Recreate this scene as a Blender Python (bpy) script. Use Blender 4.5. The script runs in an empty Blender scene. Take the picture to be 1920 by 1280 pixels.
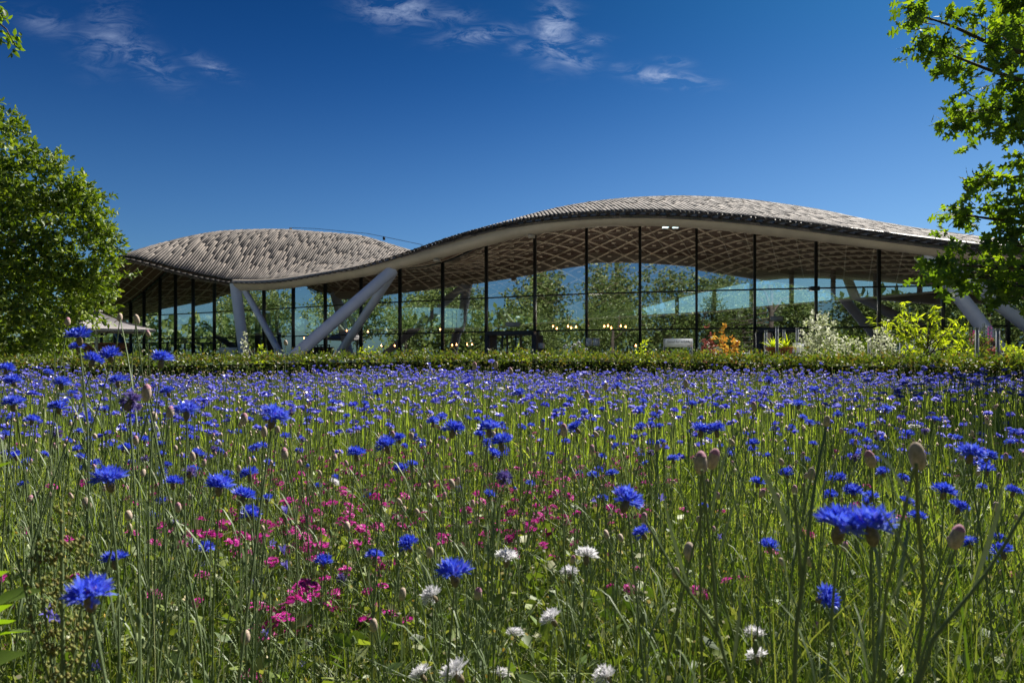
import bpy, math, random
import numpy as np
from mathutils import Vector, Matrix, Euler
random.seed(7)
rng = np.random.default_rng(11)
C = bpy.context.scene.collection
SC = bpy.context.scene
PI = math.pi

# ------------------------------------------------------------------ camera, sky, sun
EYE = 1.0
cam_d = bpy.data.cameras.new('camera'); cam = bpy.data.objects.new('camera', cam_d); C.objects.link(cam)
cam.location = (0, 0, EYE); cam.rotation_euler = (PI/2, 0, 0)
cam_d.lens = 24; cam_d.sensor_width = 36; cam_d.shift_y = 32/1920
cam_d.clip_start = 0.05; cam_d.clip_end = 1500
cam_d.dof.use_dof = True; cam_d.dof.focus_distance = 3.2; cam_d.dof.aperture_fstop = 10
SC.camera = cam
SUN_EL, SUN_AZ = math.radians(47), math.radians(38)     # azimuth from +Y towards +X

w = bpy.data.worlds.new('World'); SC.world = w; w.use_nodes = True
nt = w.node_tree; nt.nodes.clear()
def N(nt, t, **kw):
    n = nt.nodes.new(t)
    for k, v in kw.items(): setattr(n, k, v)
    return n
def wire_math(nt, op, a, b=None, c=None):
    n = nt.nodes.new('ShaderNodeMath'); n.operation = op
    for i, v in enumerate((a, b, c)):
        if v is None: continue
        if isinstance(v, (int, float)): n.inputs[i].default_value = v
        else: nt.links.new(v, n.inputs[i])
    return n.outputs[0]
out = N(nt, 'ShaderNodeOutputWorld'); bg = N(nt, 'ShaderNodeBackground'); bg.inputs['Strength'].default_value = 0.10
sky = N(nt, 'ShaderNodeTexSky', sky_type='NISHITA', sun_disc=False, sun_elevation=SUN_EL, sun_rotation=SUN_AZ,
        altitude=200, air_density=1.0, dust_density=1.3, ozone_density=3.0)
hs = N(nt, 'ShaderNodeHueSaturation'); hs.inputs['Saturation'].default_value = 1.12; hs.inputs['Value'].default_value = 1.0
gm = N(nt, 'ShaderNodeGamma'); gm.inputs['Gamma'].default_value = 1.22
nt.links.new(sky.outputs[0], hs.inputs['Color']); nt.links.new(hs.outputs[0], gm.inputs['Color'])
tint = N(nt, 'ShaderNodeMix', data_type='RGBA', blend_type='MULTIPLY'); tint.inputs[0].default_value = 1
nt.links.new(gm.outputs[0], tint.inputs[6])
sr = N(nt, 'ShaderNodeValToRGB'); sr.color_ramp.interpolation = 'B_SPLINE'; e = sr.color_ramp.elements      # deep polarised blue overhead, paler towards the horizon
for i, (p, c) in enumerate([(0, (.22,.31,.38)), (.14, (.19,.275,.36)), (.25, (.125,.225,.31)), (.36, (.055,.16,.25)), (.47, (.024,.115,.19)), (1, (.020,.10,.17))]):
    if i > 1: e.new(p)
    e[i].position = p; e[i].color = (c[0]*(.65 if i > 2 else .85), c[1]*(.78 if i > 2 else .87), c[2]*.86, 1)
tc = N(nt, 'ShaderNodeTexCoord'); sep = N(nt, 'ShaderNodeSeparateXYZ'); nt.links.new(tc.outputs['Generated'], sep.inputs[0])
ydiv = wire_math(nt, 'MAXIMUM', sep.outputs[1], 0.02)
U = wire_math(nt, 'DIVIDE', sep.outputs[0], ydiv); Vv = wire_math(nt, 'DIVIDE', sep.outputs[2], ydiv)
zn = N(nt, 'ShaderNodeClamp'); nt.links.new(sep.outputs[2], zn.inputs[0]); nt.links.new(zn.outputs[0], sr.inputs[0]); nt.links.new(sr.outputs[0], tint.inputs[7])
comb = N(nt, 'ShaderNodeCombineXYZ'); nt.links.new(U, comb.inputs[0]); nt.links.new(Vv, comb.inputs[1])
# wispy cirrus: (px, py, half width, half height, tilt deg, strength)
CL = [(200,70,48,60,-25,.42),(265,105,80,28,-35,.5),(395,125,50,14,-25,.5),(85,45,55,22,-15,.3),(745,18,75,30,-8,.8),(850,32,50,16,0,.4),
      (905,66,75,16,5,.8),(1040,62,36,55,-12,1.0),(1072,105,48,24,-15,.75),(1000,88,40,16,5,.5),(1110,76,32,10,0,.5),(1250,146,75,15,-9,1.0),(1265,117,28,9,-6,.6),(1160,128,18,10,0,.4)]
tot = None
for (cx, cy, hw, hh, tl, st) in CL:
    u0, v0 = (cx-960)/1280, (672-cy)/1280; a = math.radians(tl)
    du = wire_math(nt, 'SUBTRACT', U, u0); dv = wire_math(nt, 'SUBTRACT', Vv, v0)
    hw, hh = hw*.85, hh*.85
    p = wire_math(nt, 'MULTIPLY_ADD', du, math.cos(a)/(hw/1280), wire_math(nt, 'MULTIPLY', dv, math.sin(a)/(hw/1280)))
    q = wire_math(nt, 'MULTIPLY_ADD', du, -math.sin(a)/(hh/1280), wire_math(nt, 'MULTIPLY', dv, math.cos(a)/(hh/1280)))
    r2 = wire_math(nt, 'ADD', wire_math(nt, 'MULTIPLY', p, p), wire_math(nt, 'MULTIPLY', q, q))
    g = wire_math(nt, 'MULTIPLY', wire_math(nt, 'POWER', 2.718, wire_math(nt, 'MULTIPLY', r2, -0.9)), st)
    tot = g if tot is None else wire_math(nt, 'MAXIMUM', tot, g)
mp = N(nt, 'ShaderNodeMapping'); mp.inputs['Rotation'].default_value = (0, 0, math.radians(14)); mp.inputs['Scale'].default_value = (12, 34, 1)
nt.links.new(comb.outputs[0], mp.inputs[0])
nz = N(nt, 'ShaderNodeTexNoise'); nz.inputs['Scale'].default_value = 1.4; nz.inputs['Detail'].default_value = 9; nz.inputs['Roughness'].default_value = .68; nz.inputs['Distortion'].default_value = .9
nt.links.new(mp.outputs[0], nz.inputs['Vector'])
mr = N(nt, 'ShaderNodeMapRange'); mr.inputs['From Min'].default_value = .43; mr.inputs['From Max'].default_value = .78; mr.inputs['To Max'].default_value = 1.25
nt.links.new(nz.outputs[0], mr.inputs[0])
cm = wire_math(nt, 'MULTIPLY', tot, mr.outputs[0])
front = wire_math(nt, 'GREATER_THAN', sep.outputs[1], 0.02)
cm = wire_math(nt, 'MULTIPLY', cm, front)
cmc = N(nt, 'ShaderNodeClamp'); nt.links.new(cm, cmc.inputs[0]); cmc.inputs['Max'].default_value = .85
mixc = N(nt, 'ShaderNodeMix', data_type='RGBA'); nt.links.new(cmc.outputs[0], mixc.inputs[0]); nt.links.new(tint.outputs[2], mixc.inputs[6])
mixc.inputs[7].default_value = (2.4, 2.95, 4.2, 1)
nt.links.new(mixc.outputs[2], bg.inputs['Color']); nt.links.new(bg.outputs[0], out.inputs[0])

sd = bpy.data.lights.new('sun', 'SUN'); sd.energy = 5.0; sd.angle = math.radians(.53); sd.color = (1.0, .95, .86)
sun = bpy.data.objects.new('sun', sd); C.objects.link(sun)
sdir = Vector((math.sin(SUN_AZ)*math.cos(SUN_EL), math.cos(SUN_AZ)*math.cos(SUN_EL), math.sin(SUN_EL)))
sun.rotation_euler = sdir.to_track_quat('Z', 'Y').to_euler(); sun.location = (10, 10, 30)
SC.view_settings.view_transform = 'Standard'; SC.view_settings.look = 'None'
SC.view_settings.exposure = 0.85; SC.view_settings.gamma = 1; SC.view_settings.use_curve_mapping = False
SC.cycles.max_bounces = 8; SC.cycles.transparent_max_bounces = 12; SC.cycles.diffuse_bounces = 4; SC.cycles.glossy_bounces = 3
SC.cycles.use_denoising = True; SC.cycles.caustics_reflective = False; SC.cycles.caustics_refractive = False

# ------------------------------------------------------------------ helpers
def W(sx, sy, d):                      # a world point d metres ahead of the origin
    return Vector(((sx-960)/1280*d, d, EYE+(672-sy)/1280*d))
def Wn(sx, sy, d): return np.array(W(sx, sy, d))

def mesh_np(name, V, faces, mats=(), smooth=False, midx=None):
    """V (n,3); faces: list of int arrays (m,k), any k; midx: list of material indices, one per array"""
    me = bpy.data.meshes.new(name)
    V = np.asarray(V, dtype=np.float32)
    me.vertices.add(len(V)); me.vertices.foreach_set('co', V.ravel())
    faces = [np.asarray(f, dtype=np.int32) for f in faces if len(f)]
    tots = np.concatenate([np.full(len(f), f.shape[1], dtype=np.int32) for f in faces])
    loops = np.concatenate([f.ravel() for f in faces])
    starts = np.concatenate([[0], np.cumsum(tots)[:-1]]).astype(np.int32)
    me.loops.add(len(loops)); me.loops.foreach_set('vertex_index', loops)
    me.polygons.add(len(tots)); me.polygons.foreach_set('loop_start', starts); me.polygons.foreach_set('loop_total', tots)
    if midx is not None:
        me.polygons.foreach_set('material_index', np.concatenate([np.full(len(f), m, dtype=np.int32) for f, m in zip(faces, midx)]))
    if smooth: me.polygons.foreach_set('use_smooth', np.ones(len(tots), dtype=bool))
    for m in mats: me.materials.append(m)
    me.update(calc_edges=True)
    return me

class MB:
    """collects pieces, then becomes ONE mesh"""
    def __init__(s): s.V = []; s.F = {}; s.n = 0
    def add(s, V, F, mi=0):
        V = np.asarray(V, dtype=float).reshape(-1, 3)
        groups = {}
        for f in F: groups.setdefault(len(f), []).append(f)
        for k, fs in groups.items(): s.F.setdefault((k, mi), []).append(np.asarray(fs, dtype=np.int64)+s.n)
        s.V.append(V); s.n += len(V); return s
    def box(s, c, size, R=None, mi=0):
        h = np.array(size)/2
        P = np.array([[x, y, z] for x in (-1, 1) for y in (-1, 1) for z in (-1, 1)])*h
        if R is not None: P = P @ np.array(R).T
        return s.add(P+np.array(c), [(0,1,3,2),(4,6,7,5),(0,4,5,1),(2,3,7,6),(0,2,6,4),(1,5,7,3)], mi)
    def beam(s, a, b, wd, ht, mi=0, up=(0,0,1)):
        a = np.array(a, float); b = np.array(b, float); d = b-a; L = np.linalg.norm(d); d /= L
        up = np.array(up, float); sdv = np.cross(d, up); sdv /= np.linalg.norm(sdv)+1e-9; u = np.cross(sdv, d)
        return s.box((a+b)/2, (L, wd, ht), np.stack([d, sdv, u], 1), mi)
    def tube(s, pts, rads, k=8, mi=0, cap=True):
        pts = np.asarray(pts, float); n = len(pts)
        if np.isscalar(rads): rads = [rads]*n
        T = np.gradient(pts, axis=0); T /= np.linalg.norm(T, axis=1)[:, None]+1e-12
        ref = np.array([0.123, .3, 1.0]) if abs(T[:, 2]).mean() < .9 else np.array([1.0, .2, 0])
        A = np.cross(T, ref); A /= np.linalg.norm(A, axis=1)[:, None]; B = np.cross(T, A)
        an = np.arange(k)*2*PI/k
        V = (pts[:, None] + np.asarray(rads)[:, None, None]*(A[:, None]*np.cos(an)[None, :, None]+B[:, None]*np.sin(an)[None, :, None])).reshape(-1, 3)
        F = [(i*k+j, i*k+(j+1) % k, (i+1)*k+(j+1) % k, (i+1)*k+j) for i in range(n-1) for j in range(k)]
        s.add(V, F, mi)
        if cap: s.add(V[:k], [tuple(range(k))], mi); s.add(V[-k:], [tuple(range(k))[::-1]], mi)
        return s
    def lathe(s, prof, k=12, mi=0, c=(0,0,0)):
        an = np.arange(k)*2*PI/k; V = []
        for r, z in prof: V += [(r*math.cos(a)+c[0], r*math.sin(a)+c[1], z+c[2]) for a in an]
        n = len(prof)
        F = [(i*k+j, i*k+(j+1) % k, (i+1)*k+(j+1) % k, (i+1)*k+j) for i in range(n-1) for j in range(k)]
        return s.add(V, F, mi)
    def mesh(s, name, mats, smooth=False):
        keys = list(s.F); return mesh_np(name, np.concatenate(s.V), [np.concatenate(s.F[k]) for k in keys],
                                         mats if isinstance(mats, (list, tuple)) else [mats], smooth, [k[1] for k in keys])

def ob(name, me, parent=None, loc=None, rot=None, scale=None, label=None, kind=None):
    o = bpy.data.objects.new(name, me); C.objects.link(o)
    if parent is not None: o.parent = parent
    if loc is not None: o.location = loc
    if rot is not None: o.rotation_euler = rot
    if scale is not None: o.scale = scale
    if label: o['label'] = label
    if kind: o['kind'] = kind
    return o
def thing(name, label, cat, loc=(0,0,0), group=None, me=None, rot=None, kind=None):
    o = ob(name, me, None, loc, rot, None, label); o['category'] = cat
    if group: o['group'] = group
    if kind: o['kind'] = kind
    return o
def struct(name, me, label):
    o = ob(name, me, None, label=label, kind='structure'); o['category'] = name.replace('_', ' '); return o

# ------------------------------------------------------------------ materials
def newmat(name):
    m = bpy.data.materials.new(name); m.use_nodes = True; m.node_tree.nodes.clear(); return m
def ramp(nt, fac, cols):
    r = N(nt, 'ShaderNodeValToRGB'); e = r.color_ramp.elements
    while len(e) < len(cols): e.new(0.5)
    for i, c in enumerate(cols):
        p, c = c if isinstance(c[1], tuple) else (i/(len(cols)-1), c)
        e[i].position = p; e[i].color = (*c, 1)
    nt.links.new(fac, r.inputs[0]); return r.outputs[0]
def leafmat(name, cols, trans=.35, tcol=None, gloss=.06, rough=.4):
    m = newmat(name); nt = m.node_tree; o = N(nt, 'ShaderNodeOutputMaterial')
    g = N(nt, 'ShaderNodeNewGeometry'); col = ramp(nt, g.outputs['Random Per Island'], cols)
    d = N(nt, 'ShaderNodeBsdfDiffuse'); t = N(nt, 'ShaderNodeBsdfTranslucent'); nt.links.new(col, d.inputs[0])
    if tcol:
        mx = N(nt, 'ShaderNodeMix', data_type='RGBA', blend_type='MULTIPLY'); mx.inputs[0].default_value = 1
        nt.links.new(col, mx.inputs[6]); mx.inputs[7].default_value = (*tcol, 1); nt.links.new(mx.outputs[2], t.inputs[0])
    else: nt.links.new(col, t.inputs[0])
    a = N(nt, 'ShaderNodeMixShader'); a.inputs[0].default_value = trans; nt.links.new(d.outputs[0], a.inputs[1]); nt.links.new(t.outputs[0], a.inputs[2])
    if gloss:
        gl = N(nt, 'ShaderNodeBsdfGlossy'); gl.inputs['Roughness'].default_value = rough
        b = N(nt, 'ShaderNodeMixShader'); b.inputs[0].default_value = gloss
        nt.links.new(a.outputs[0], b.inputs[1]); nt.links.new(gl.outputs[0], b.inputs[2]); a = b
    nt.links.new(a.outputs[0], o.inputs[0]); return m
def pmat(name, col, rough=.6, metal=0, nscale=None, namt=.3, bump=0, stretch=(1,1,1), island=0, spec=.5):
    m = newmat(name); nt = m.node_tree; o = N(nt, 'ShaderNodeOutputMaterial'); p = N(nt, 'ShaderNodeBsdfPrincipled')
    nt.links.new(p.outputs[0], o.inputs[0]); p.inputs['Roughness'].default_value = rough; p.inputs['Metallic'].default_value = metal
    p.inputs['Specular IOR Level'].default_value = spec
    p.inputs['Base Color'].default_value = (*col, 1)
    last = None
    if nscale:
        t = N(nt, 'ShaderNodeTexCoord'); mp = N(nt, 'ShaderNodeMapping'); mp.inputs['Scale'].default_value = stretch
        nt.links.new(t.outputs['Object'], mp.inputs[0]); nz = N(nt, 'ShaderNodeTexNoise'); nz.inputs['Scale'].default_value = nscale
        nz.inputs['Detail'].default_value = 6; nz.inputs['Roughness'].default_value = .65; nt.links.new(mp.outputs[0], nz.inputs['Vector'])
        c1 = tuple(c*(1-namt) for c in col); c2 = tuple(min(1, c*(1+namt)) for c in col)
        last = ramp(nt, nz.outputs[0], [(.3, c1), (.7, c2)])
        if bump:
            b = N(nt, 'ShaderNodeBump'); b.inputs['Strength'].default_value = bump; b.inputs['Distance'].default_value = .02
            nt.links.new(nz.outputs[0], b.inputs['Height']); nt.links.new(b.outputs[0], p.inputs['Normal'])
    if island:
        g = N(nt, 'ShaderNodeNewGeometry'); v = ramp(nt, g.outputs['Random Per Island'], [(1-island,)*3, (1+island,)*3])
        mx = N(nt, 'ShaderNodeMix', data_type='RGBA', blend_type='MULTIPLY'); mx.inputs[0].default_value = 1
        if last is not None: nt.links.new(last, mx.inputs[6])
        else: mx.inputs[6].default_value = (*col, 1)
        nt.links.new(v, mx.inputs[7]); last = mx.outputs[2]
    if last is not None: nt.links.new(last, p.inputs['Base Color'])
    return m
def emitmat(name, col, s):
    m = newmat(name); nt = m.node_tree; o = N(nt, 'ShaderNodeOutputMaterial'); e = N(nt, 'ShaderNodeEmission')
    e.inputs[0].default_value = (*col, 1); e.inputs[1].default_value = s; nt.links.new(e.outputs[0], o.inputs[0]); return m

M = {}
M['board'] = pmat('weathered_oak', (.168, .142, .122), .8, nscale=2.2, namt=.55, bump=.25, stretch=(9, .5, .5), island=.21)
M['deck'] = pmat('roof_underlay', (.035, .032, .03), .9)
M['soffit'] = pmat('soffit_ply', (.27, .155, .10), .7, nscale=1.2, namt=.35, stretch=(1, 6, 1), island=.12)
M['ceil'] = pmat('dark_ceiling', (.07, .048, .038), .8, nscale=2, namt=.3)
M['lath'] = pmat('larch_lath', (.76, .65, .51), .6, nscale=5, namt=.2)
M['beam'] = pmat('beam_paint', (.44, .375, .29), .5, nscale=.8, namt=.12)
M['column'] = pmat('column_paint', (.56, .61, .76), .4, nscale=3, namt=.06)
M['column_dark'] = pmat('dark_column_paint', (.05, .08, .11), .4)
M['frame'] = pmat('dark_aluminium', (.022, .028, .032), .35, metal=0)
M['fascia'] = pmat('dark_timber', (.05, .042, .038), .8, nscale=6, namt=.4, stretch=(1, 1, 4))
M['fascia2'] = pmat('spacer_timber', (.17, .15, .145), .8, nscale=6, namt=.3)
M['door'] = pmat('door_frame', (.06, .07, .09), .45)
M['rear'] = pmat('rear_frame', (.10, .12, .11), .5)
M['rearbeam'] = pmat('rear_beam', (.42, .38, .28), .6)
M['white'] = pmat('white_render', (.75, .75, .72), .6)
M['floor'] = pmat('interior_floor', (.62, .56, .48), .3, nscale=1, namt=.15)
M['brick'] = pmat('red_brick', (.26, .11, .085), .85, nscale=9, namt=.35, island=.2)
M['mortar'] = pmat('mortar', (.32, .28, .25), .9)
M['paving'] = pmat('pale_paving', (.56, .53, .47), .85, nscale=3, namt=.2, island=.1)
M['soil'] = pmat('soil_ground', (.075, .06, .035), .95, nscale=6, namt=.5, bump=.5)
M['lawn'] = pmat('lawn_ground', (.06, .10, .025), .95, nscale=2, namt=.4)
M['bark'] = pmat('bark', (.09, .07, .055), .9, nscale=8, namt=.5, bump=.6, stretch=(1, 1, .3))
M['canvas'] = pmat('parasol_canvas', (.33, .30, .295), .85, nscale=3, namt=.08)
M['terracotta'] = pmat('terracotta', (.45, .17, .08), .8, nscale=8, namt=.2)
M['signwhite'] = pmat('sign_panel', (.90, .92, .93), .5)
M['signlit'] = leafmat('backlit_sign_plastic', [(.84,.87,.90), (.85,.88,.91)], .38, None, .03)
M['ink'] = pmat('sign_ink', (.05, .06, .06), .6)
M['post'] = pmat('grey_post', (.40, .42, .44), .5)
M['bulb'] = emitmat('warm_bulb', (1.0, .38, .12), 14)
# glass
def glassmat(name, tint, refl, fac):
    m = newmat(name); nt = m.node_tree; o = N(nt, 'ShaderNodeOutputMaterial')
    t = N(nt, 'ShaderNodeBsdfTransparent'); t.inputs[0].default_value = (*tint, 1)
    g = N(nt, 'ShaderNodeBsdfGlossy'); g.inputs['Roughness'].default_value = 0.0; g.inputs[0].default_value = (*refl, 1)
    lw = N(nt, 'ShaderNodeLayerWeight'); lw.inputs['Blend'].default_value = .35
    f = wire_math(nt, 'MULTIPLY_ADD', lw.outputs['Facing'], 1-fac, fac)
    mx = N(nt, 'ShaderNodeMixShader'); nt.links.new(f, mx.inputs[0]); nt.links.new(t.outputs[0], mx.inputs[1]); nt.links.new(g.outputs[0], mx.inputs[2])
    nt.links.new(mx.outputs[0], o.inputs[0]); return m
M['glass'] = glassmat('coated_glass', (.95, 1.0, 1.0), (.92, .98, 1.0), .46)
M['glass_rear'] = glassmat('rear_glass', (.88, 1.0, .97), (.8, .9, .9), .10)

# leaves, petals
M['leaf_holm'] = leafmat('evergreen_leaf', [(.035,.07,.012), (.10,.16,.02), (.20,.27,.035), (.30,.36,.06)], .28, (1.7,1.8,.4), .05, .55)
M['leaf_oak'] = leafmat('oak_leaf', [(.06,.10,.02), (.11,.18,.025), (.21,.28,.03)], .50, (2.1,2.2,.4), .06, .55)
M['leaf_hedge'] = leafmat('hedge_leaf', [(.06,.10,.025), (.10,.15,.03), (.15,.20,.04), (.20,.13,.05), (.20,.26,.05), (.09,.14,.03), (.08,.14,.03)], .32, (1.7,1.7,.5), .07, .5)
M['leaf_far'] = leafmat('woodland_leaf', [(.06,.11,.03), (.15,.21,.05), (.26,.31,.09)], .30, None, .03)
M['leaf_lime'] = leafmat('lime_leaf', [(.28,.38,.03), (.42,.50,.05), (.50,.55,.08)], .50, (1.7,1.7,.4), .05)
M['leaf_silver'] = leafmat('variegated_leaf', [(.28,.34,.14), (.62,.64,.48), (.82,.82,.68), (.44,.52,.14)], .48, None, .05)
M['leaf_red'] = leafmat('red_leaf', [(.24,.05,.05), (.40,.10,.09), (.48,.22,.16)], .3, None, .05)
M['leaf_orange'] = leafmat('orange_leaf', [(.60,.20,.03), (.75,.40,.05), (.62,.52,.08)], .5, None, .05)
M['leaf_dark'] = leafmat('dark_bronze_leaf', [(.07,.03,.03), (.05,.07,.02), (.12,.05,.04)], .3, None, .05)
M['grass'] = leafmat('meadow_blade', [(.04,.07,.02), (.12,.18,.045), (.22,.28,.07), (.40,.40,.20), (.07,.12,.03), (.30,.36,.10), (.05,.09,.02), (.16,.24,.05)], .30, (1.5,1.6,.4), .04, .5)  # very dark to bright blades: light and shade contrast put into the colour
M['grass_sunlit'] = leafmat('sunlit_meadow_blade', [(.10,.15,.04), (.22,.30,.07), (.34,.42,.10), (.48,.50,.24), (.16,.24,.05), (.40,.48,.12)], .45, (1.5,1.6,.4), .05, .5)  # brighter copy of the blade colours, sunshine painted into middle and far grass
M['stem'] = leafmat('flower_stem', [(.16,.21,.10), (.20,.26,.12), (.14,.20,.07)], .15, None, .04, .5)
M['stemfar'] = leafmat('far_stem', [(.18,.25,.08), (.30,.38,.14)], .25, None, 0)
M['blue'] = leafmat('cornflower_petal', [(.016,.035,.52), (.035,.08,.76), (.08,.15,.88), (.20,.28,.95), (.06,.05,.62)], .33, (1.2,1.2,1.0), .05, .4)
M['blue_sunlit'] = leafmat('sunlit_cornflower_petal', [(.03,.045,.55), (.08,.10,.74), (.20,.20,.82), (.50,.48,.92), (.14,.16,.80)], .42, None, .08)  # paler lavender copy of the petal blue, sun glints painted into the colour
M['violet'] = leafmat('violet_floret', [(.16,.05,.45), (.28,.10,.50)], .3, None, .02)
M['faded'] = leafmat('faded_petal', [(.10,.09,.45), (.22,.18,.48), (.12,.06,.22)], .3, None, .02)
M['whitepetal'] = leafmat('white_petal', [(.78,.76,.80), (.90,.90,.90)], .45, None, .02)
M['pink'] = leafmat('pink_petal', [(.52,.02,.27), (.70,.05,.38), (.45,.02,.34)], .3, None, .02)
M['calyx'] = pmat('calyx', (.22, .17, .10), .8, nscale=220, namt=.45)
M['bud'] = pmat('bud_scales', (.56, .43, .33), .8, nscale=260, namt=.4)
M['budtip'] = pmat('bud_tip', (.52, .24, .32), .8, nscale=300, namt=.3)
M['dock'] = leafmat('dock_seed', [(.26,.29,.08), (.36,.36,.13), (.24,.18,.07)], .2, None, 0)
M['yellow'] = leafmat('yellow_petal', [(.65,.42,.04), (.7,.6,.3), (.72,.70,.62)], .2, None, 0)

# ------------------------------------------------------------------ leaf scattering
def basis(d, roll):
    """(n,3) unit long-axis dirs + roll angles -> (n,3,3) with columns x(side) y(long) z(normal)"""
    d = d/np.linalg.norm(d, axis=1)[:, None]
    ref = np.tile(np.array([0., 0, 1]), (len(d), 1)); ref[np.abs(d[:, 2]) > .95] = (1, 0, 0)
    s = np.cross(d, ref); s /= np.linalg.norm(s, axis=1)[:, None]; n = np.cross(s, d)
    c, si = np.cos(roll)[:, None], np.sin(roll)[:, None]
    s2 = s*c+n*si; n2 = np.cross(s2, d)
    return np.stack([s2, d, n2], 2)
def scatter(TV, TF, pos, R, sc):
    TV = np.asarray(TV, float); n = len(pos); k = len(TV)
    sc = np.asarray(sc, float); sc = sc[:, None] if sc.ndim == 1 else sc
    V = np.einsum('nij,nkj->nki', R, TV[None]*sc[:, None, :] if sc.shape[1] == 3 else TV[None]*sc[:, :, None]) + pos[:, None]
    groups = {}
    for f in TF: groups.setdefault(len(f), []).append(f)
    F = [(np.asarray(fs)[None]+(np.arange(n)*k)[:, None, None]).reshape(-1, kk) for kk, fs in groups.items()]
    return V.reshape(-1, 3), F
def unit(n):
    v = rng.normal(size=(n, 3)); return v/np.linalg.norm(v, axis=1)[:, None]
# leaf along +y, unit length
LEAF_V = [(0,0,0), (-.22,.35,.05), (.22,.35,.05), (-.16,.72,.03), (.16,.72,.03), (0,1,-.03), (0,.45,-.03)]
LEAF_F = [(0,2,6), (0,6,1), (6,2,4,5), (6,5,3,1)]
LEAF2_V = [(0,0,0), (-.28,.5,.06), (.28,.5,.06), (0,1,0)]; LEAF2_F = [(0,2,3), (0,3,1)]
_o = [(0,0),(.05,.18),(.20,.16),(.28,.24),(.13,.32),(.10,.40),(.34,.46),(.40,.60),(.20,.58),(.13,.66),(.24,.82),(.10,.80),(0,1)]
OAK_V = [(x,y,.06*abs(x)*2-.05*y*y) for x,y in _o]+[(-x,y,.06*abs(x)*2-.05*y*y) for x,y in _o[1:-1]]
def _oakf():
    F = []; r = list(range(13)); l = [0]+list(range(13,24))+[12]
    for i in range(12):
        a, b, c, d = r[i], r[i+1], l[i+1], l[i]
        q = []
        for x in (a,b,c,d):
            if x not in q: q.append(x)
        F.append(tuple(q))
    return F
OAK_F = _oakf()

def crown_points(lobes, n, shell=.75):
    """points in lobes (cx,cy,cz,rx,ry,rz), mostly near the surface, with clumping"""
    L = np.array(lobes); vol = (L[:,3]*L[:,4]*L[:,5])**(2/3); pick = rng.choice(len(L), n, p=vol/vol.sum())
    u = unit(n); r = shell+(1.04-shell)*rng.random(n)**.7
    lump = 1+.10*np.sin(u[:,0]*9+pick)*np.cos(u[:,2]*8+u[:,1]*5)
    P = L[pick,:3]+u*L[pick,3:6]*(r*lump)[:,None]
    return P, u
def sprays(P, U, nleaf, length, leaf, jitter=.5, TV=LEAF_V, TF=LEAF_F, droop=0., upb=.3):
    """a twig's worth of leaves at each P growing along U"""
    n = len(P); D = U+np.array([0,0,upb])+rng.normal(size=(n,3))*jitter; D /= np.linalg.norm(D,axis=1)[:,None]
    t = rng.random((n, nleaf)); pos = P[:,None]+D[:,None]*(t*length)[:,:,None]
    ld = D[:,None]*.6+rng.normal(size=(n,nleaf,3))*.8; ld[...,2] -= droop
    ld = ld.reshape(-1,3); ld /= np.linalg.norm(ld,axis=1)[:,None]
    R = basis(ld, rng.random(n*nleaf)*2*PI)
    return scatter(TV, TF, pos.reshape(-1,3), R, leaf*(.6+.6*rng.random(n*nleaf)))

def branches(name, mat, base, tips, r0, parent, sub=True):
    b = MB(); base = np.array(base, float)
    for tp in tips:
        tp = np.array(tp, float); mid = (base+tp)/2+rng.normal(size=3)*.06*np.linalg.norm(tp-base)
        pts = [base, (base+mid)/2, mid, (mid+tp)/2+rng.normal(size=3)*.03, tp]
        b.tube(pts, [r0, r0*.8, r0*.55, r0*.35, r0*.12], 6, cap=False)
    return ob(name, b.mesh(name, M[mat], True), parent)
# ------------------------------------------------------------------ ground, paths
def sheet(name, poly, z, mat, label):
    me = mesh_np(name, [(x, y, z) for x, y in poly], [[list(range(len(poly)))]], [mat]); return struct(name, me, label)
sheet('ground', [(-300,-200),(300,-200),(300,400),(-300,400)], -.012, M['lawn'], 'mown green parkland ground around the building')
n = 60; gx = np.linspace(-16, 16, n); gy = np.linspace(-3, 13.5, 44); GX, GY = np.meshgrid(gx, gy, indexing='ij')
GZ = .02*np.sin(GX*2.1+GY)*np.cos(GY*1.7)+rng.normal(size=GX.shape)*.006+.02
idx = np.arange(GX.size).reshape(GX.shape)
q = np.stack([idx[:-1,:-1], idx[1:,:-1], idx[1:,1:], idx[:-1,1:]], -1).reshape(-1, 4)
struct('soil', mesh_np('soil', np.stack([GX,GY,GZ],-1).reshape(-1,3), [q], [M['soil']], True), 'brown soil under the flower meadow')
mb = MB()
for i in range(-26, 27):
    for j in range(16):
        x0, y0 = i*1.2, 15.6+j*1.2
        mb.box((x0+(j % 2)*.6, y0, .012+rng.random()*.006), (1.185, 1.185, .03))
pv = struct('terrace_paving', mb.mesh('terrace_paving', M['paving']), 'pale stone slab terrace between the hedge and the glass front')

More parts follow.
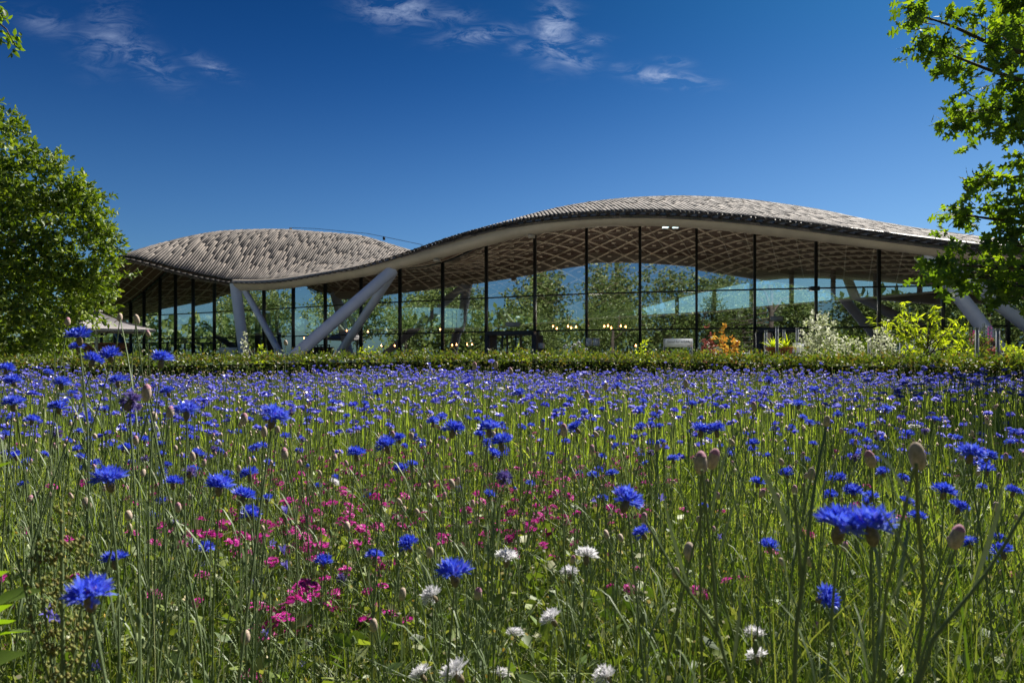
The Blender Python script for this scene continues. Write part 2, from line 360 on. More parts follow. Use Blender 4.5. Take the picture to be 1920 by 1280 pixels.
# ------------------------------------------------------------------ roof form
RP = np.array([[-27.72, 47.0, 7.39], [-25.5, 44.4, 7.59], [-24.16, 44.3, 7.4], [-23.0, 44.6, 7.1], [-21.25, 44.6, 6.64], [-19.38, 44.3, 6.23], [-17.33, 43.5, 5.93], [-14.44, 42.0, 5.82], [-11.25, 40.0, 6.0], [-7.64, 37.6, 6.35], [-4.41, 35.3, 6.93], [-1.57, 33.4, 7.39], [0.99, 31.7, 7.54], [3.31, 30.3, 7.49], [5.48, 29.2, 7.34], [7.54, 28.4, 7.1], [9.49, 27.6, 6.76], [11.35, 26.9, 6.38], [13.15, 26.3, 5.99], [14.92, 25.8, 5.64], [17.32, 25.2, 5.19], [19.99, 24.6, 4.88], [23.25, 24.0, 4.64], [-34.55, 67.0, 5.29], [-23.0, 64.0, 5.85], [-15.5, 62.0, 5.84], [-10.01, 61.0, 5.86], [-6.09, 60.0, 5.88], [-2.32, 59.5, 5.65], [1.15, 59.0, 5.15], [4.11, 58.5, 4.61], [7.25, 58.0, 4.72], [10.33, 57.5, 5.58], [15.01, 56.5, 6.83], [20.12, 56.0, 7.87], [23.2, 55.0, 8.05], [27.0, 54.0, 7.79], [30.64, 53.0, 7.38], [34.12, 52.0, 6.89], [39.45, 51.0, 6.06], [46.48, 50.0, 5.38], [-25.16, 46.0, 8.34], [-24.75, 48.0, 9.11], [-23.83, 50.0, 9.92], [-22.75, 52.0, 10.57], [-21.52, 54.0, 10.67], [-19.77, 55.0, 10.55], [-17.62, 55.0, 10.86], [-15.19, 54.0, 10.69], [-11.38, 52.0, 10.34], [-7.16, 47.0, 8.13], [-3.52, 41.0, 7.22], [-0.3, 38.0, 8.52], [2.88, 41.0, 9.66], [6.23, 42.0, 9.97], [9.52, 42.0, 10.34], [12.49, 41.0, 10.28], [15.31, 40.0, 9.78], [17.52, 38.0, 9.2], [19.41, 36.0, 8.13], [20.98, 34.0, 7.38], [22.69, 33.0, 6.89], [26.0, 32.0, 6.34], [30.03, 31.0, 5.93], [-32.0, 57.0, 6.0], [-35.4, 60.0, 5.3], [-34.0, 51.0, 6.0], [-41.0, 58.0, 4.2], [-38.0, 66.0, 4.0], [30.0, 24.2, 4.3], [42.0, 26.0, 4.0], [42.0, 38.0, 5.6]])
def _fit(P, s=.02):
    n = len(P); d = np.linalg.norm(P[:,None,:2]-P[None,:,:2], axis=2)
    K = d**2*np.log(d+1e-9)+np.eye(n)*s; Q = np.c_[np.ones(n), P[:,:2]]
    return np.linalg.solve(np.block([[K,Q],[Q.T,np.zeros((3,3))]]), np.r_[P[:,2],0,0,0])
_rc = _fit(RP)
def RZ(X, Y):
    X = np.asarray(X, float); Y = np.asarray(Y, float)
    d = np.sqrt((X[...,None]-RP[:,0])**2+(Y[...,None]-RP[:,1])**2); m = len(RP)
    return (d**2*np.log(d+1e-9))@_rc[:m]+_rc[m]+_rc[m+1]*X+_rc[m+2]*Y
_f = RP[:23]; _r = RP[23:41]
FX = np.r_[-45,-38,-33,_f[:,0]]; FY = np.r_[66,58,51,_f[:,1]]
def Yf(x): return np.interp(x, FX, FY)
def Yb(x): return np.interp(x, _r[:,0], _r[:,1])
XL, XR = -40.0, 42.0
GP = np.array([Wn(sx, 672, d)[:2] for sx, d in [(150,62),(190,60),(215,58.5),(245,57),(270,56),(300,54.9),(329,54),(362,53),(402,51.6),(445,50.3),(495,48.8),(550,47.2),(610,45.6),(677,43.8),(750,42.3),(830,40.8),(912,39.5),(1003,38.2),(1100,37),(1200,36.2),(1306,35.4),(1415,34.7),(1530,34),(1648,33.4),(1768,32.8),(1890,32.2),(2020,31.6),(2160,31.2),(2300,30.9),(2440,30.7),(2600,30.5)]])
def Yg(x): return np.interp(x, GP[:,0], GP[:,1])
LX = np.array([Wn(sx, y, 57)[[0,2]] for sx, y in [(300,628),(500,622),(750,617),(910,617),(985,610),(1100,600),(1300,592),(1420,581),(1600,568),(1750,556),(1900,545),(2100,535)]])
def Zl(x): return np.interp(x, LX[:,0], LX[:,1])

B = thing('visitor_building', 'long glass fronted building under an undulating weathered timber roof with slanting columns', 'building', (0, 36, 0))
B.location = (0, 0, 0)
def grid(name, X, Y0, Y1, nt_, dz, mat, flip=False):
    T = np.linspace(0, 1, nt_); gX = np.repeat(X[:,None], nt_, 1); gY = Y0[:,None]+(Y1-Y0)[:,None]*T
    gZ = RZ(gX, gY)+dz; ix = np.arange(gX.size).reshape(gX.shape)
    q = np.stack([ix[:-1,:-1], ix[1:,:-1], ix[1:,1:], ix[:-1,1:]], -1).reshape(-1, 4)
    if flip: q = q[:, ::-1]
    return np.stack([gX,gY,gZ],-1).reshape(-1,3), q
X = np.linspace(XL, XR, 200)
def shell(name, X, Y0, Y1, nt_, zt, zb, mt):
    a, qa = grid('', X, Y0, Y1, nt_, zt, None); b, qb = grid('', X, Y0, Y1, nt_, zb, None, True)
    n = len(a); k = nt_; m = len(X); side = []
    for i in range(m-1):
        side += [(i*k, n+i*k, n+(i+1)*k, (i+1)*k), (i*k+k-1, (i+1)*k+k-1, n+(i+1)*k+k-1, n+i*k+k-1)]
    for j in range(k-1):
        side += [(j, j+1, n+j+1, n+j), ((m-1)*k+j, n+(m-1)*k+j, n+(m-1)*k+j+1, (m-1)*k+j+1)]
    return mesh_np(name, np.r_[a, b], [np.r_[qa, qb+n, np.array(side)]], [mt], True)
ob('roof_deck', shell('roof_deck', X, Yf(X)+.42, Yb(X), 46, -.10, -.22, M['deck']), B)
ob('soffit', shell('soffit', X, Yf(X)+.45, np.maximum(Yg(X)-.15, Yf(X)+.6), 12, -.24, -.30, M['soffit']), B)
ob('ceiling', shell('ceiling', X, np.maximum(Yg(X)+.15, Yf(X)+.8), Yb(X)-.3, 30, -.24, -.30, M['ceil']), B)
# soffit panel joints
mb = MB()
for x in np.arange(-38, 24, 1.3):
    y0, y1 = Yf(x)+.5, Yg(x)-.2
    if y1-y0 < 1: continue
    ys = np.linspace(y0, y1, 7); zs = RZ(np.full(7, x), ys)-.315
    for i in range(6): mb.beam((x,ys[i],zs[i]), (x,ys[i+1],zs[i+1]), .05, .03)
for t in np.linspace(.08, .95, 7):
    xs = np.arange(-38, 24, .9); ys = Yf(xs)+.4+(Yg(xs)-Yf(xs)-.6)*t; zs = RZ(xs, ys)-.318
    for i in range(len(xs)-1): mb.beam((xs[i],ys[i],zs[i]), (xs[i+1],ys[i+1],zs[i+1]), .06, .035)
ob('soffit_battens', mb.mesh('soffit_battens', M['lath']), B, kind='stuff')

# roof boards, laid up the slope: slabs with staggered ends
boards = []                              # (front y, list of corner arrays)
pitch = .175
for x in np.arange(XL+.2, 30, pitch):
    y = float(Yf(x)); yend = min(float(Yb(x)), y+21); y += .28-rng.random()*.06
    first = True
    while y < yend:
        L = rng.uniform(1.4, 3.8)
        if first: L = rng.uniform(.9, 3.8)
        boards.append((x, y, min(y+L, yend), first)); y += L+.004; first = False
def board_geo(x, y0, y1):
    ys = np.linspace(y0, y1, 4); lift = rng.random()*.006+(.012 if rng.random() < .04 else 0); wd = pitch*rng.uniform(.62, .78)/2; sk = rng.normal()*.010
    z0 = RZ(np.full(4, x), ys); za = z0+.0+lift; rise = np.zeros(4)
    gx_ = (RZ(np.array([x+.1]), ys[:1])-RZ(np.array([x-.1]), ys[:1]))[0]/.2
    V = []
    for i in range(4):
        xx = x+sk*(i/3-.5)*2
        for s in (-1, 1):
            V.append((xx+s*wd, ys[i], za[i]+rise[i]+s*wd*gx_)); V.append((xx+s*wd, ys[i], za[i]+rise[i]+s*wd*gx_-.045))
    F = []
    for i in range(3):
        a = i*4; b = a+4
        F += [(a, a+2, b+2, b), (a+1, a, b, b+1), (a+2, a+3, b+3, b+2), (a+3, a+1, b+1, b+3)]
    F += [(0, 1, 3, 2), (12, 14, 15, 13)]
    return np.array(V), F
order = sorted(range(len(boards)), key=lambda i: (not boards[i][3] or boards[i][2]-boards[i][1] < 1.8, boards[i][1]))
single = set(order[:290]); rest = MB()
for i, (x, y0, y1, _) in enumerate(boards):
    V, F = board_geo(x, y0, y1)
    if i in single: ob('roof_board', MB().add(V, F).mesh('roof_board', M['board']), B)
    else: rest.add(V, F)
ob('roof_boarding', rest.mesh('roof_boarding', M['board']), B, kind='stuff')

# slatted eave: sticks poking out past the boards, two battens, dark fascia with spacer blocks
st = MB(); xs = np.arange(-27, 24.5, .40)
for x in xs:
    y = Yf(x); z = RZ(x, y)-.12
    st.beam((x, y+.35, z+.03), (x, y-.42, z-.03), .13, .08)
ob('rafter_ends', st.mesh('rafter_ends', M['fascia']), B, kind='stuff')
xs = np.arange(-27, 24.6, 1.15)
def along(xs, dy, dz): return np.stack([xs, Yf(xs)+dy, RZ(xs, Yf(xs))+dz], 1)
for dy, dz, wd, ht, nm, mt in ((-.42, -.165, .05, .04, 'eave_batten', 'fascia'), (.10, -.19, .05, .05, 'upper_fascia_board', 'fascia'), (.16, -.28, .06, .05, 'lower_fascia_board', 'fascia2')):
    P_ = along(xs, dy, dz)
    for i in range(len(P_)-1):
        ob(nm, MB().beam(P_[i], P_[i+1]*.998+P_[i]*.002, wd, ht).mesh(nm, M[mt]), B)
for i, x in enumerate(np.arange(-16, 24, 1.72)):
    y = Yf(x); ob('spacer_block', MB().beam((x-.22, Yf(x-.22)+.17, RZ(x-.22, Yf(x-.22))-.235), (x+.22, Yf(x+.22)+.17, RZ(x+.22, Yf(x+.22))-.235), .10, .07).mesh('spacer_block', M['fascia2']), B)
# edge beam
BM = [(440,534),(480,535),(520,533),(560,528),(600,521.5),(650,513),(700,504),(737,495),(780,484),(820,473),(860,462),(900,450.5),(950,437),(1000,426),(1050,417.5),(1100,412),(1150,409),(1200,408.5),(1250,409.5),(1300,412),(1350,416),(1400,421),(1450,426.5),(1500,432),(1550,438),(1600,444),(1650,450.5),(1700,457),(1750,463),(1800,469),(1900,479),(2050,489),(2250,497)]
eD = lambda sx: np.interp(sx, [450,520,600,700,800,900,1000,1100,1200,1300,1400,1500,1600,1700,1840,2000,2200], [43.5,42,40,37.6,35.3,33.4,31.7,30.3,29.2,28.4,27.6,26.9,26.3,25.8,25.2,24.6,24])+.55
bp = np.array([Wn(sx, sy, eD(sx)) for sx, sy in BM])
tt = np.linspace(0, len(bp)-1, 90); bp2 = np.stack([np.interp(tt, range(len(bp)), bp[:,k]) for k in range(3)], 1)
for _ in range(3): bp2[1:-1] = (bp2[:-2]+2*bp2[1:-1]+bp2[2:])/4
ob('edge_beam', MB().tube(bp2, .35, 20).mesh('edge_beam', M['beam'], True), B)
for sx in (826, 1000):
    p = bp2[np.argmin(abs(960+bp2[:,0]/bp2[:,1]*1280-sx))]
    ob('beam_floodlight', MB().box(p+np.array((0,-.1,-.42)), (.32,.2,.16)).box(p+np.array((0,0,-.34)), (.7,.04,.03)).mesh('beam_floodlight', M['beam']), B)

# columns
def column(a, b, r, mat='column', r2=None, nm='column'):
    a, b = np.array(a), np.array(b); ex = a+(b-a)*1.0
    ax_ = (ex-a)/np.linalg.norm(ex-a); jn = MB()
    for q_ in (.10, .52, .93): c_ = a+(ex-a)*q_; jn.tube([c_-ax_*.03, c_+ax_*.03], (r2 or r)+.012, 20)
    ob('joint_collar', jn.mesh('joint_collar', M[mat], True), B)
    ob(nm, MB().tube([a, a+(b-a)*.5, ex], [r, r, r2 or r], 20).lathe([(r*1.5,.0),(r*1.5,.05),(r*.9,.06)], 16, c=(ex[0],ex[1],0)).mesh(nm, M[mat], True), B)
def foot(sx, d): return np.array([(sx-960)/1280*d, d, 0.0])
column(Wn(441,532,44), foot(463,43.0), .34)
column(Wn(452,532,44.2), foot(548,41.2), .20)
column(Wn(738,505,37.4), foot(505,35.0), .32)
column(Wn(738,510,37.6), foot(610,43.0), .24)
column(Wn(1737,474,26.6), foot(1925,26.4), .27, r2=.24)
column(Wn(1757,478,26.6), foot(2060,29), .27)
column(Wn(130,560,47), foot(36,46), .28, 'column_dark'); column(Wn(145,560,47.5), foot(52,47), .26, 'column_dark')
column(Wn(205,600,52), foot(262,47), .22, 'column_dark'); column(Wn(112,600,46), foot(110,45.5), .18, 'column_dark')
for sx, d in ((1570,55.5),(935,60.0),(600,63)):
    y = Yb((sx-960)/1280*d)
    x = (sx-960)/1280*d; zt = RZ(x, y)-.4
    column((x, y, zt), (x+3.4, y+.5, 0), .26, 'rearbeam', nm='rear_column'); column((x+.3, y, zt), (x+5.0, y+3, 0), .2, 'rearbeam', nm='rear_column')

# glass front: mullions, transoms, panes
TR = [0.12, 2.54, 4.5]
def fr(name, mb): return ob(name, mb.mesh(name, M['frame']), B)
GT = np.array([RZ(x, y)-.32 for x, y in GP])
for i, (x, y) in enumerate(GP):
    t = GP[min(i+1, len(GP)-1)]-GP[max(i-1, 0)]; t /= np.linalg.norm(t); R = np.array([[t[0],-t[1],0],[t[1],t[0],0],[0,0,1]])
    fr('mullion', MB().box((x, y, GT[i]/2), (.13, .22, GT[i]), R))
for i in range(len(GP)-1):
    a, b = GP[i], GP[i+1]; t = (b-a)/np.linalg.norm(b-a); a2, b2 = a+t*.068, b-t*.068; nrm = np.array([t[1], -t[0]])
    for z in TR:
        if z < min(GT[i], GT[i+1])-.3: fr('transom', MB().beam((*a2, z), (*b2, z), .12, .07 if z > 1 else .2))
    m_ = (a+b)/2; zm = float(RZ(m_[0], m_[1]))-.32
    k = 4; L = [a+(b-a)*j/k for j in range(k+1)]; ZT = [float(RZ(p[0], p[1]))-.30 for p in L]
    L[0], L[-1] = a2, b2
    hb = MB()
    for j in range(k): hb.beam((*L[j], ZT[j]-.03), (*L[j+1], ZT[j+1]-.03), .10, .08)
    fr('head_frame', hb)
    lv = [.22]+[z for z in TR[1:] if z < min(ZT)-.3]
    for j, z0 in enumerate(lv):
        last = j == len(lv)-1
        off = nrm*rng.normal()*.006; off2 = nrm*rng.normal()*.006; offt = nrm*rng.normal()*.007
        if last: top = [(*(p+offt), z-.07) for p, z in zip(L, ZT)][::-1]
        else: top = [(*(b2+off2+offt), lv[j+1]-.036), (*(a2+off+offt), lv[j+1]-.036)]
        V = [(*(a2+off), z0+.036), (*(b2+off2), z0+.036)]+top
        ob('glass_pane', mesh_np('glass_pane', V, [[list(range(len(V)))]], [M['glass']]), B)
# doors
for sx0, sx1 in ((914, 1001), (1418, 1502)):
    a = np.array([(sx0-960)/1280, 1.])*Yg(0)*.5; 
    xa = np.interp(sx0, [912,1003,1306,1415,1530], [GP[16][0],GP[17][0],GP[20][0],GP[21][0],GP[22][0]]); xb = np.interp(sx1, [912,1003,1306,1415,1530], [GP[16][0],GP[17][0],GP[20][0],GP[21][0],GP[22][0]])
    a = np.array([xa, Yg(xa)-.35]); b = np.array([xb, Yg(xb)-.35]); t = (b-a)/np.linalg.norm(b-a)
    mb = MB(); mb.beam((*a, 2.42), (*b, 2.42), .5, .22)
    for p in (a, b): mb.box((*p, 1.16), (.26, .5, 2.30))
    ob('entrance_frame', mb.mesh('entrance_frame', M['door']), B)
    for f in (.33, .62):
        p = a+(b-a)*f; ob('door_stile', MB().box((*p, 1.15), (.09, .08, 2.3)).mesh('door_stile', M['door']), B)
for sx, sy, w_, h_, nm, mt in ((1104,641,.32,.42,'paper_notice','signwhite'),(1118,641,.32,.42,'paper_notice','signwhite'),(1014,648,.3,.3,'paper_notice','signwhite'),(962,608,.85,.26,'door_sign','post'),(1456,597,.62,.24,'door_sign','post')):
    x_ = (sx-960)/1280; d_ = 38.0
    for _ in range(4): d_ = float(Yg(x_*d_))-.16
    ob(nm, MB().box(Wn(sx, sy, d_), (w_, .03, h_)).mesh(nm, M[mt]), B)
# cctv boxes
for sx in (1527, 1765):
    d = float(np.interp(sx, [1530,1768], [34,32.8]))-.35; p = Wn(sx, 541, d)
    ob('cctv_box', MB().box(p, (.42,.3,.2)).box(p+np.array((0,.2,0)), (.12,.3,.12)).mesh('cctv_box', M['frame']), B)

# interior: floor, rear wall and clerestory, lattice ceiling
fl = [(x, Yg(x)+.1) for x in np.linspace(-36, 40, 30)]+[(x, Yb(x)-1.4) for x in np.linspace(40, -36, 30)]
ob('interior_floor', mesh_np('interior_floor', [(x,y,.03) for x,y in fl], [[list(range(60))]], [M['floor']]), B)
rx = np.arange(-33, 42, 2.9)
rear = MB(); cop = MB(); rb = []
for i in range(len(rx)-1):
    x0, x1 = rx[i], rx[i+1]; y0, y1 = Yb(x0)-1.5, Yb(x1)-1.5
    z0, z1 = Zl(x0), Zl(x1)
    V = [(x0,y0,0),(x1,y1,0),(x1,y1,z1),(x0,y0,z0),(x0,y0+.3,0),(x1,y1+.3,0),(x1,y1+.3,z1),(x0,y0+.3,z0)]
    rear.add(V, [(0,1,2,3),(5,4,7,6),(3,2,6,7),(0,4,5,1),(0,3,7,4),(1,5,6,2)])
    cop.beam((x0,y0+.1,z0+.09),(x1,y1+.1,z1+.09),.5,.16)
    zt0, zt1 = RZ(x0,y0)-.32, RZ(x1,y1)-.32
    if min(zt0, zt1) > max(z0, z1)+.3:
        ob('clerestory_pane', mesh_np('clerestory_pane', [(x0,y0+.15,z0+.17),(x1,y1+.15,z1+.17),(x1,y1+.15,zt1),(x0,y0+.15,zt0)], [[[0,1,2,3]]], [M['glass_rear']]), B)
    ob('rear_mullion', MB().box((x0, y0+.12, (z0+max(zt0, z0+.3))/2), (.26,.3,max(zt0-z0,.3))).mesh('rear_mullion', M['rear']), B)
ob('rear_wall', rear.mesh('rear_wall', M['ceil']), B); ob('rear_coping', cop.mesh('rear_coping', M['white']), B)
xs = np.linspace(-33, 41, 70); rbm = np.stack([xs, Yb(xs)-.6, RZ(xs, Yb(xs)-.6)-.5], 1)
ob('rear_edge_beam', MB().tube(rbm, .26, 10).mesh('rear_edge_beam', M['rearbeam'], True), B)
lat = MB(); blk = MB()
def inside(x, y): return XL < x < XR-.5 and y > Yg(x)+.25 and y < Yb(x)-1.7
sp = 1.4; stp = .9
for fam in (1, -1):
    for c in np.arange(-90, 120, sp*1.414):
        x = -40.0; prev = None
        while x < 40:
            y = fam*x+c
            if inside(x, y):
                p = np.array((x, y, float(RZ(x, y))-(.36 if fam == 1 else .42)))
                if prev is not None: lat.beam(prev, p, .085, .10)
                prev = p
            else: prev = None
            x += stp
for i, u in enumerate(np.arange(-90, 120, sp*1.414)):
    for v in np.arange(-90, 120, sp*1.414):
        x = (v-u)/2; y = (u+v)/2+sp*.7
        if inside(x, y): blk.box((x, y, RZ(x, y)-.34), (.26,.26,.09))
ob('ceiling_lattice', lat.mesh('ceiling_lattice', M['lath']), B, kind='stuff')
ob('lattice_blocks', blk.mesh('lattice_blocks', M['lath']), B, kind='stuff')
# rooflight and lightning wire
mb = MB(); pts = [Wn(545,427,54), Wn(590,428.5,54), Wn(690,438,52), Wn(720,444,50), Wn(792,459,46)]
mb.tube(pts, .018, 4)
ob('lightning_wire', mb.mesh('lightning_wire', M['frame']), B)
for p in (pts[0], pts[3]): ob('wire_clamp', MB().box(p-np.array((0,0,.12)), (.16,.16,.22)).mesh('wire_clamp', M['frame']), B)

# pendant bulbs inside
lamp_c = MB().tube([(0,0,.09),(0,0,2.2)], .012, 4).mesh('cord', M['frame']); lamp_b = MB().lathe([(.001,-.045),(.03,-.035),(.045,0),(.03,.035),(.015,.06),(.015,.09)], 10).mesh('bulb', M['bulb'], True)
for (sx, sy) in [(1037,612),(1044,616),(1065,612),(1071,615),(1080,613),(1133,612),(1140,611),(1146,615),(1164,611),(1173,613),(825,618),(848,647),(856,646),(876,646),(885,646),(650,620),(665,622),(690,622),(715,648),(740,648),(1192,648),(570,634),(600,632)]:
    x0 = (sx-960)/1280; d = 40.0
    for _ in range(5): d = float(Yg(x0*d))+3.2
    t = thing('pendant_lamp', 'small warm pendant bulb glowing behind the glass front', 'lamp', W(sx, sy, d), 'pendant bulbs inside the building')
    ob('bulb', lamp_b, t); ob('cord', lamp_c, t)

for lx_, dz_ in ((11.0, 6.6), (17.0, 6.2), (5.0, 6.4), (-10, 5.0)):      # added fill lights, no fittings of their own, brighten the ceiling lattice
    ld = bpy.data.lights.new('ceiling_fill_light', 'POINT'); ld.energy = 150 if lx_ > 4 and lx_ < 12 else 80; ld.color = (1.0, .90, .78); ld.shadow_soft_size = .5
    lo_ = bpy.data.objects.new('ceiling_fill_light', ld); C.objects.link(lo_); lo_.location = (lx_, float(Yg(lx_))+6, dz_-2.6)
for sx in (1248, 1267):
    p = W(sx, 426, 37.4); t = thing('ceiling_light', 'small bright flat light panel under the ceiling behind the glass, one of two', 'light', p, 'pair of flat ceiling lights')
    ob('panel', MB().box((0,0,0), (.30,.30,.05)).mesh('panel', emitmat('cool_panel', (.75,1,1), 2.5)), t); ob('rod', MB().tube([(0,0,.02),(0,0,1.0)], .012, 4).mesh('rod', M['frame']), t)

# ------------------------------------------------------------------ terrace things
t = thing('parasol', 'large square parasol with pale canvas and grey pole at the left end of the terrace', 'parasol', (-24.4, 41, 0))
apx = np.array((-.55, 0, 3.85)); hz = 2.72; co = [np.array((3.05*math.cos(a)+.1, 3.05*math.sin(a), hz)) for a in (math.radians(-95), math.radians(-5), math.radians(85), math.radians(175))]
for k in range(4):
    a, b = co[k], co[(k+1) % 4]; mbp = MB(); G = []
    for i in range(7):
        for j in range(7):
            s = i/6; v = j/6*s; p = apx*(1-s)+(a*(1-j/6)+b*(j/6))*s; p = p-np.array((0,0,.22*math.sin(PI*s)*math.sin(PI*j/6)+.12*math.sin(PI*s))); G.append(p)
    F = [(i*7+j, i*7+j+1, (i+1)*7+j+1, (i+1)*7+j) for i in range(6) for j in range(6)]
    G2 = G+[g-np.array((0,0,.012)) for g in G]; mbp.add(G2, F+[tuple(x+49 for x in f[::-1]) for f in F])
    mbp.add([a, b, b-np.array((0,0,.14)), a-np.array((0,0,.14))], [(0,1,2,3)])
    ob('canopy_panel', mbp.mesh('canopy_panel', M['canvas'], True), t)
    ob('rib', MB().beam(apx-np.array((0,0,.2)), a-np.array((0,0,.05)), .05, .05).mesh('rib', M['fascia2']), t)
    ob('strut', MB().beam((apx[0],0,2.2), (apx*.45+a*.55)-np.array((0,0,.15)), .04, .04).mesh('strut', M['fascia2']), t)
ob('pole', MB().tube([(apx[0],0,0),(apx[0],0,3.8)], .09, 10).mesh('pole', M['post'], True), t)
ob('cap', MB().lathe([(.32,3.82),(.30,3.92),(.05,3.96)], 12, c=(apx[0],0,0)).mesh('cap', M['canvas']), t)
# low brick wall
t = thing('brick_wall', 'low red brick wall behind the parasol pole', 'wall', (-29.5, 43.2, 0))
br = MB(); bme = MB().box((0,0,0), (.92,.2,.29)).mesh('brick', M['brick'])
ob('wall_core', MB().box((0,.03,.95), (10.2,.14,1.9)).mesh('wall_core', M['mortar']), t)
for r in range(6):
    for c in range(11):
        ob('brick', bme, t, (-4.9+c*.95+(r % 2)*.3-.15, 0, .17+r*.31))
ob('coping', MB().box((0,.02,1.95), (10.5,.3,.1)).mesh('coping', M['brick']), t)
# terrace railing
t = thing('terrace_railing', 'dark low railing in front of the left glass panes', 'railing', (-21.3, 44.5, 0))
ob('rail', MB().box((0,0,2.02), (7.2,.08,.07)).mesh('rail', M['frame']), t)
for i in range(7): ob('post', MB().box((-3.5+i*1.16,0,.99), (.08,.08,1.98)).mesh('post', M['frame']), t)
# sign
from math import radians
def text_me(s, size, mat, name):
    cu = bpy.data.curves.new(name, 'FONT'); cu.body = s; cu.size = size; cu.align_x = 'CENTER'; cu.align_y = 'CENTER'; cu.extrude = .0015
    cu.materials.append(mat); o_t = bpy.data.objects.new('tmp', cu); C.objects.link(o_t); me = bpy.data.meshes.new_from_object(o_t); bpy.data.objects.remove(o_t); me.name = name; return me
sp_ = W(1272, 642.5, 13.6); 
t = thing('garden_sign', 'white panel sign on two posts reading Good for wildlife', 'sign', (sp_.x, sp_.y, 0))
ob('panel', MB().box((0,0,sp_.z), (.55,.025,.165)).mesh('panel', M['signlit']), t)
o = ob('lettering', text_me('Good for wildlife', .068, M['ink'], 'lettering'), t, (0,-.018,sp_.z+.02), (PI/2,0,0))
ob('small_mark', MB().box((.205,-.014,sp_.z-.058), (.085,.003,.011)).mesh('small_mark', M['ink']), t)
for s in (-1, 1): ob('post', MB().box((s*.275,.02,sp_.z/2+.04), (.028,.028,sp_.z+.08)).mesh('post', M['post']), t)
for sx, y0, w_, d, lab in ((1497,650,.22,14.2,'small white notice board beside the terracotta pots'),(1728,646,.62,13.4,'wide white notice board behind the lime green leaved tree'),(428,656,1.1,42,'white notice board at the foot of the left column')):
    p = W(sx, y0, d); t = thing('notice_board', lab, 'board', (p.x, p.y, 0))
    h_ = .2 if d < 20 else .35
    ob('panel', MB().box((0,0,p.z-.02), (w_,.03,h_)).mesh('panel', M['signlit']), t)
    for s in (-1, 1): ob('post', MB().box((s*w_*.42,.03,p.z/2-.03), (.03,.03,p.z-.06)).mesh('post', M['post']), t)
posts = [(1457,614,13.4),(1495,616,14.6),(1470,620,15.2),(1436,621,15.0),(1630,640,13.5),(1690,640,13),(1832,616,12.2),(1871,618,12.0)]
PL = ['tall grey post directly in front of the terracotta pots','grey post between the pots and the pale shrub','thin grey post just behind the terracotta pots','thin grey post at the left side of the doorway','short grey post among the pale shrubs','short grey post behind the lime leaved tree','grey post left of the tall pink flower spikes','grey post right of the dark bronze plants']
for (sx, sy, d), lb in zip(posts, PL):
    p = W(sx, sy, d); thing('garden_post', lb, 'post', (p.x, p.y, 0), me=MB().box((0,0,p.z/2), (.045,.045,p.z)).box((0,0,p.z+.01), (.055,.055,.02)).box((0,-.026,p.z-.12), (.02,.006,.10)).mesh('garden_post', M['post']))
# plinth with pots
p0 = W(1462, 658, 14.0)
t = thing('display_table', 'low slatted timber table carrying two terracotta pots', 'table', (p0.x, p0.y, 0))
for k in range(5): ob('slat', MB().box((0,-.24+k*.12,p0.z-.17), (1.1,.10,.03)).mesh('slat', M['fascia2']), t)
for sx_ in (-.48,.48):
    for sy_ in (-.2,.2): ob('leg', MB().box((sx_,sy_,(p0.z-.19)/2), (.06,.06,p0.z-.19)).mesh('leg', M['fascia2']), t)
potz = p0.z-.155
agl = ['terracotta pot on the table with a spiky lime rosette, left one','terracotta pot on the table with a spiky lime rosette, right one']
for k, (sx, s) in enumerate(((1449,.9),(1474,1.0))):
    x = (sx-960)/1280*14.0
    t = thing('potted_plant', agl[k], 'potted plant', (x, 14.0, potz))
    ob('pot', MB().lathe([(.001,0),(.09,0),(.125,.2),(.14,.2),(.14,.24),(.12,.24),(.11,.20),(.001,.19)], 18).mesh('pot', M['terracotta']), t)
    nL = 34; a = rng.random(nL)*2*PI; e = rng.uniform(.1, 1.3, nL)
    D = np.stack([np.cos(a)*np.cos(e), np.sin(a)*np.cos(e), np.sin(e)], 1)
    TVb = [(-.05,0,0),(.05,0,0),(.06,.4,.06),(-.06,.4,.06),(.03,.8,0),(-.03,.8,0),(0,1,-.1)]
    V, F = scatter(TVb, [(0,1,2,3),(3,2,4,5),(5,4,6)], np.tile([0,0,.2],(nL,1)), basis(D, rng.normal(size=nL)*.3), rng.uniform(.22,.36,nL)*s)
    ob('leaves', mesh_np('leaves', V, F, [M['leaf_lime']]), t, kind='stuff')

# ------------------------------------------------------------------ hedge
HP = np.array([(sx, d, z) for sx, d, z in [(-250,9.0,1.0),(0,9.4,1.03),(300,10,1.055),(700,11.5,1.105),(960,12,1.12),(1300,11,1.095),(1600,9.6,1.05),(1900,8.6,1.045),(2200,8.0,1.02)]])
hx = (HP[:,0]-960)/1280*HP[:,1]; hy = HP[:,1]; hz_ = HP[:,2]
tf = np.linspace(0, 8, 90); Hx, Hy, Hz = [np.interp(tf, range(9), a) for a in (hx, hy, hz_)]
for _ in range(12):
    for a in (Hx, Hy, Hz): a[1:-1] = (a[:-2]+2*a[1:-1]+a[2:])/4
HD = .85
t = thing('hedge', 'long clipped beech hedge between the meadow and the glass building', 'hedge', (0, 12, 0)); t.location = (0,0,0)
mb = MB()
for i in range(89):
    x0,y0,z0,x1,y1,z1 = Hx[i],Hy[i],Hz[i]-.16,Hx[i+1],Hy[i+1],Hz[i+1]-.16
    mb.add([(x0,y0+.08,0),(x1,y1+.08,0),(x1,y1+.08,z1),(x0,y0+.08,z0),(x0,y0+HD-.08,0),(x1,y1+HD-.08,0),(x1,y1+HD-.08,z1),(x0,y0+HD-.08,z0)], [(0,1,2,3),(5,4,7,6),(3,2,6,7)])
M['hedge_core'] = pmat('hedge_core', (.03,.035,.015), .95, nscale=30, namt=.5)
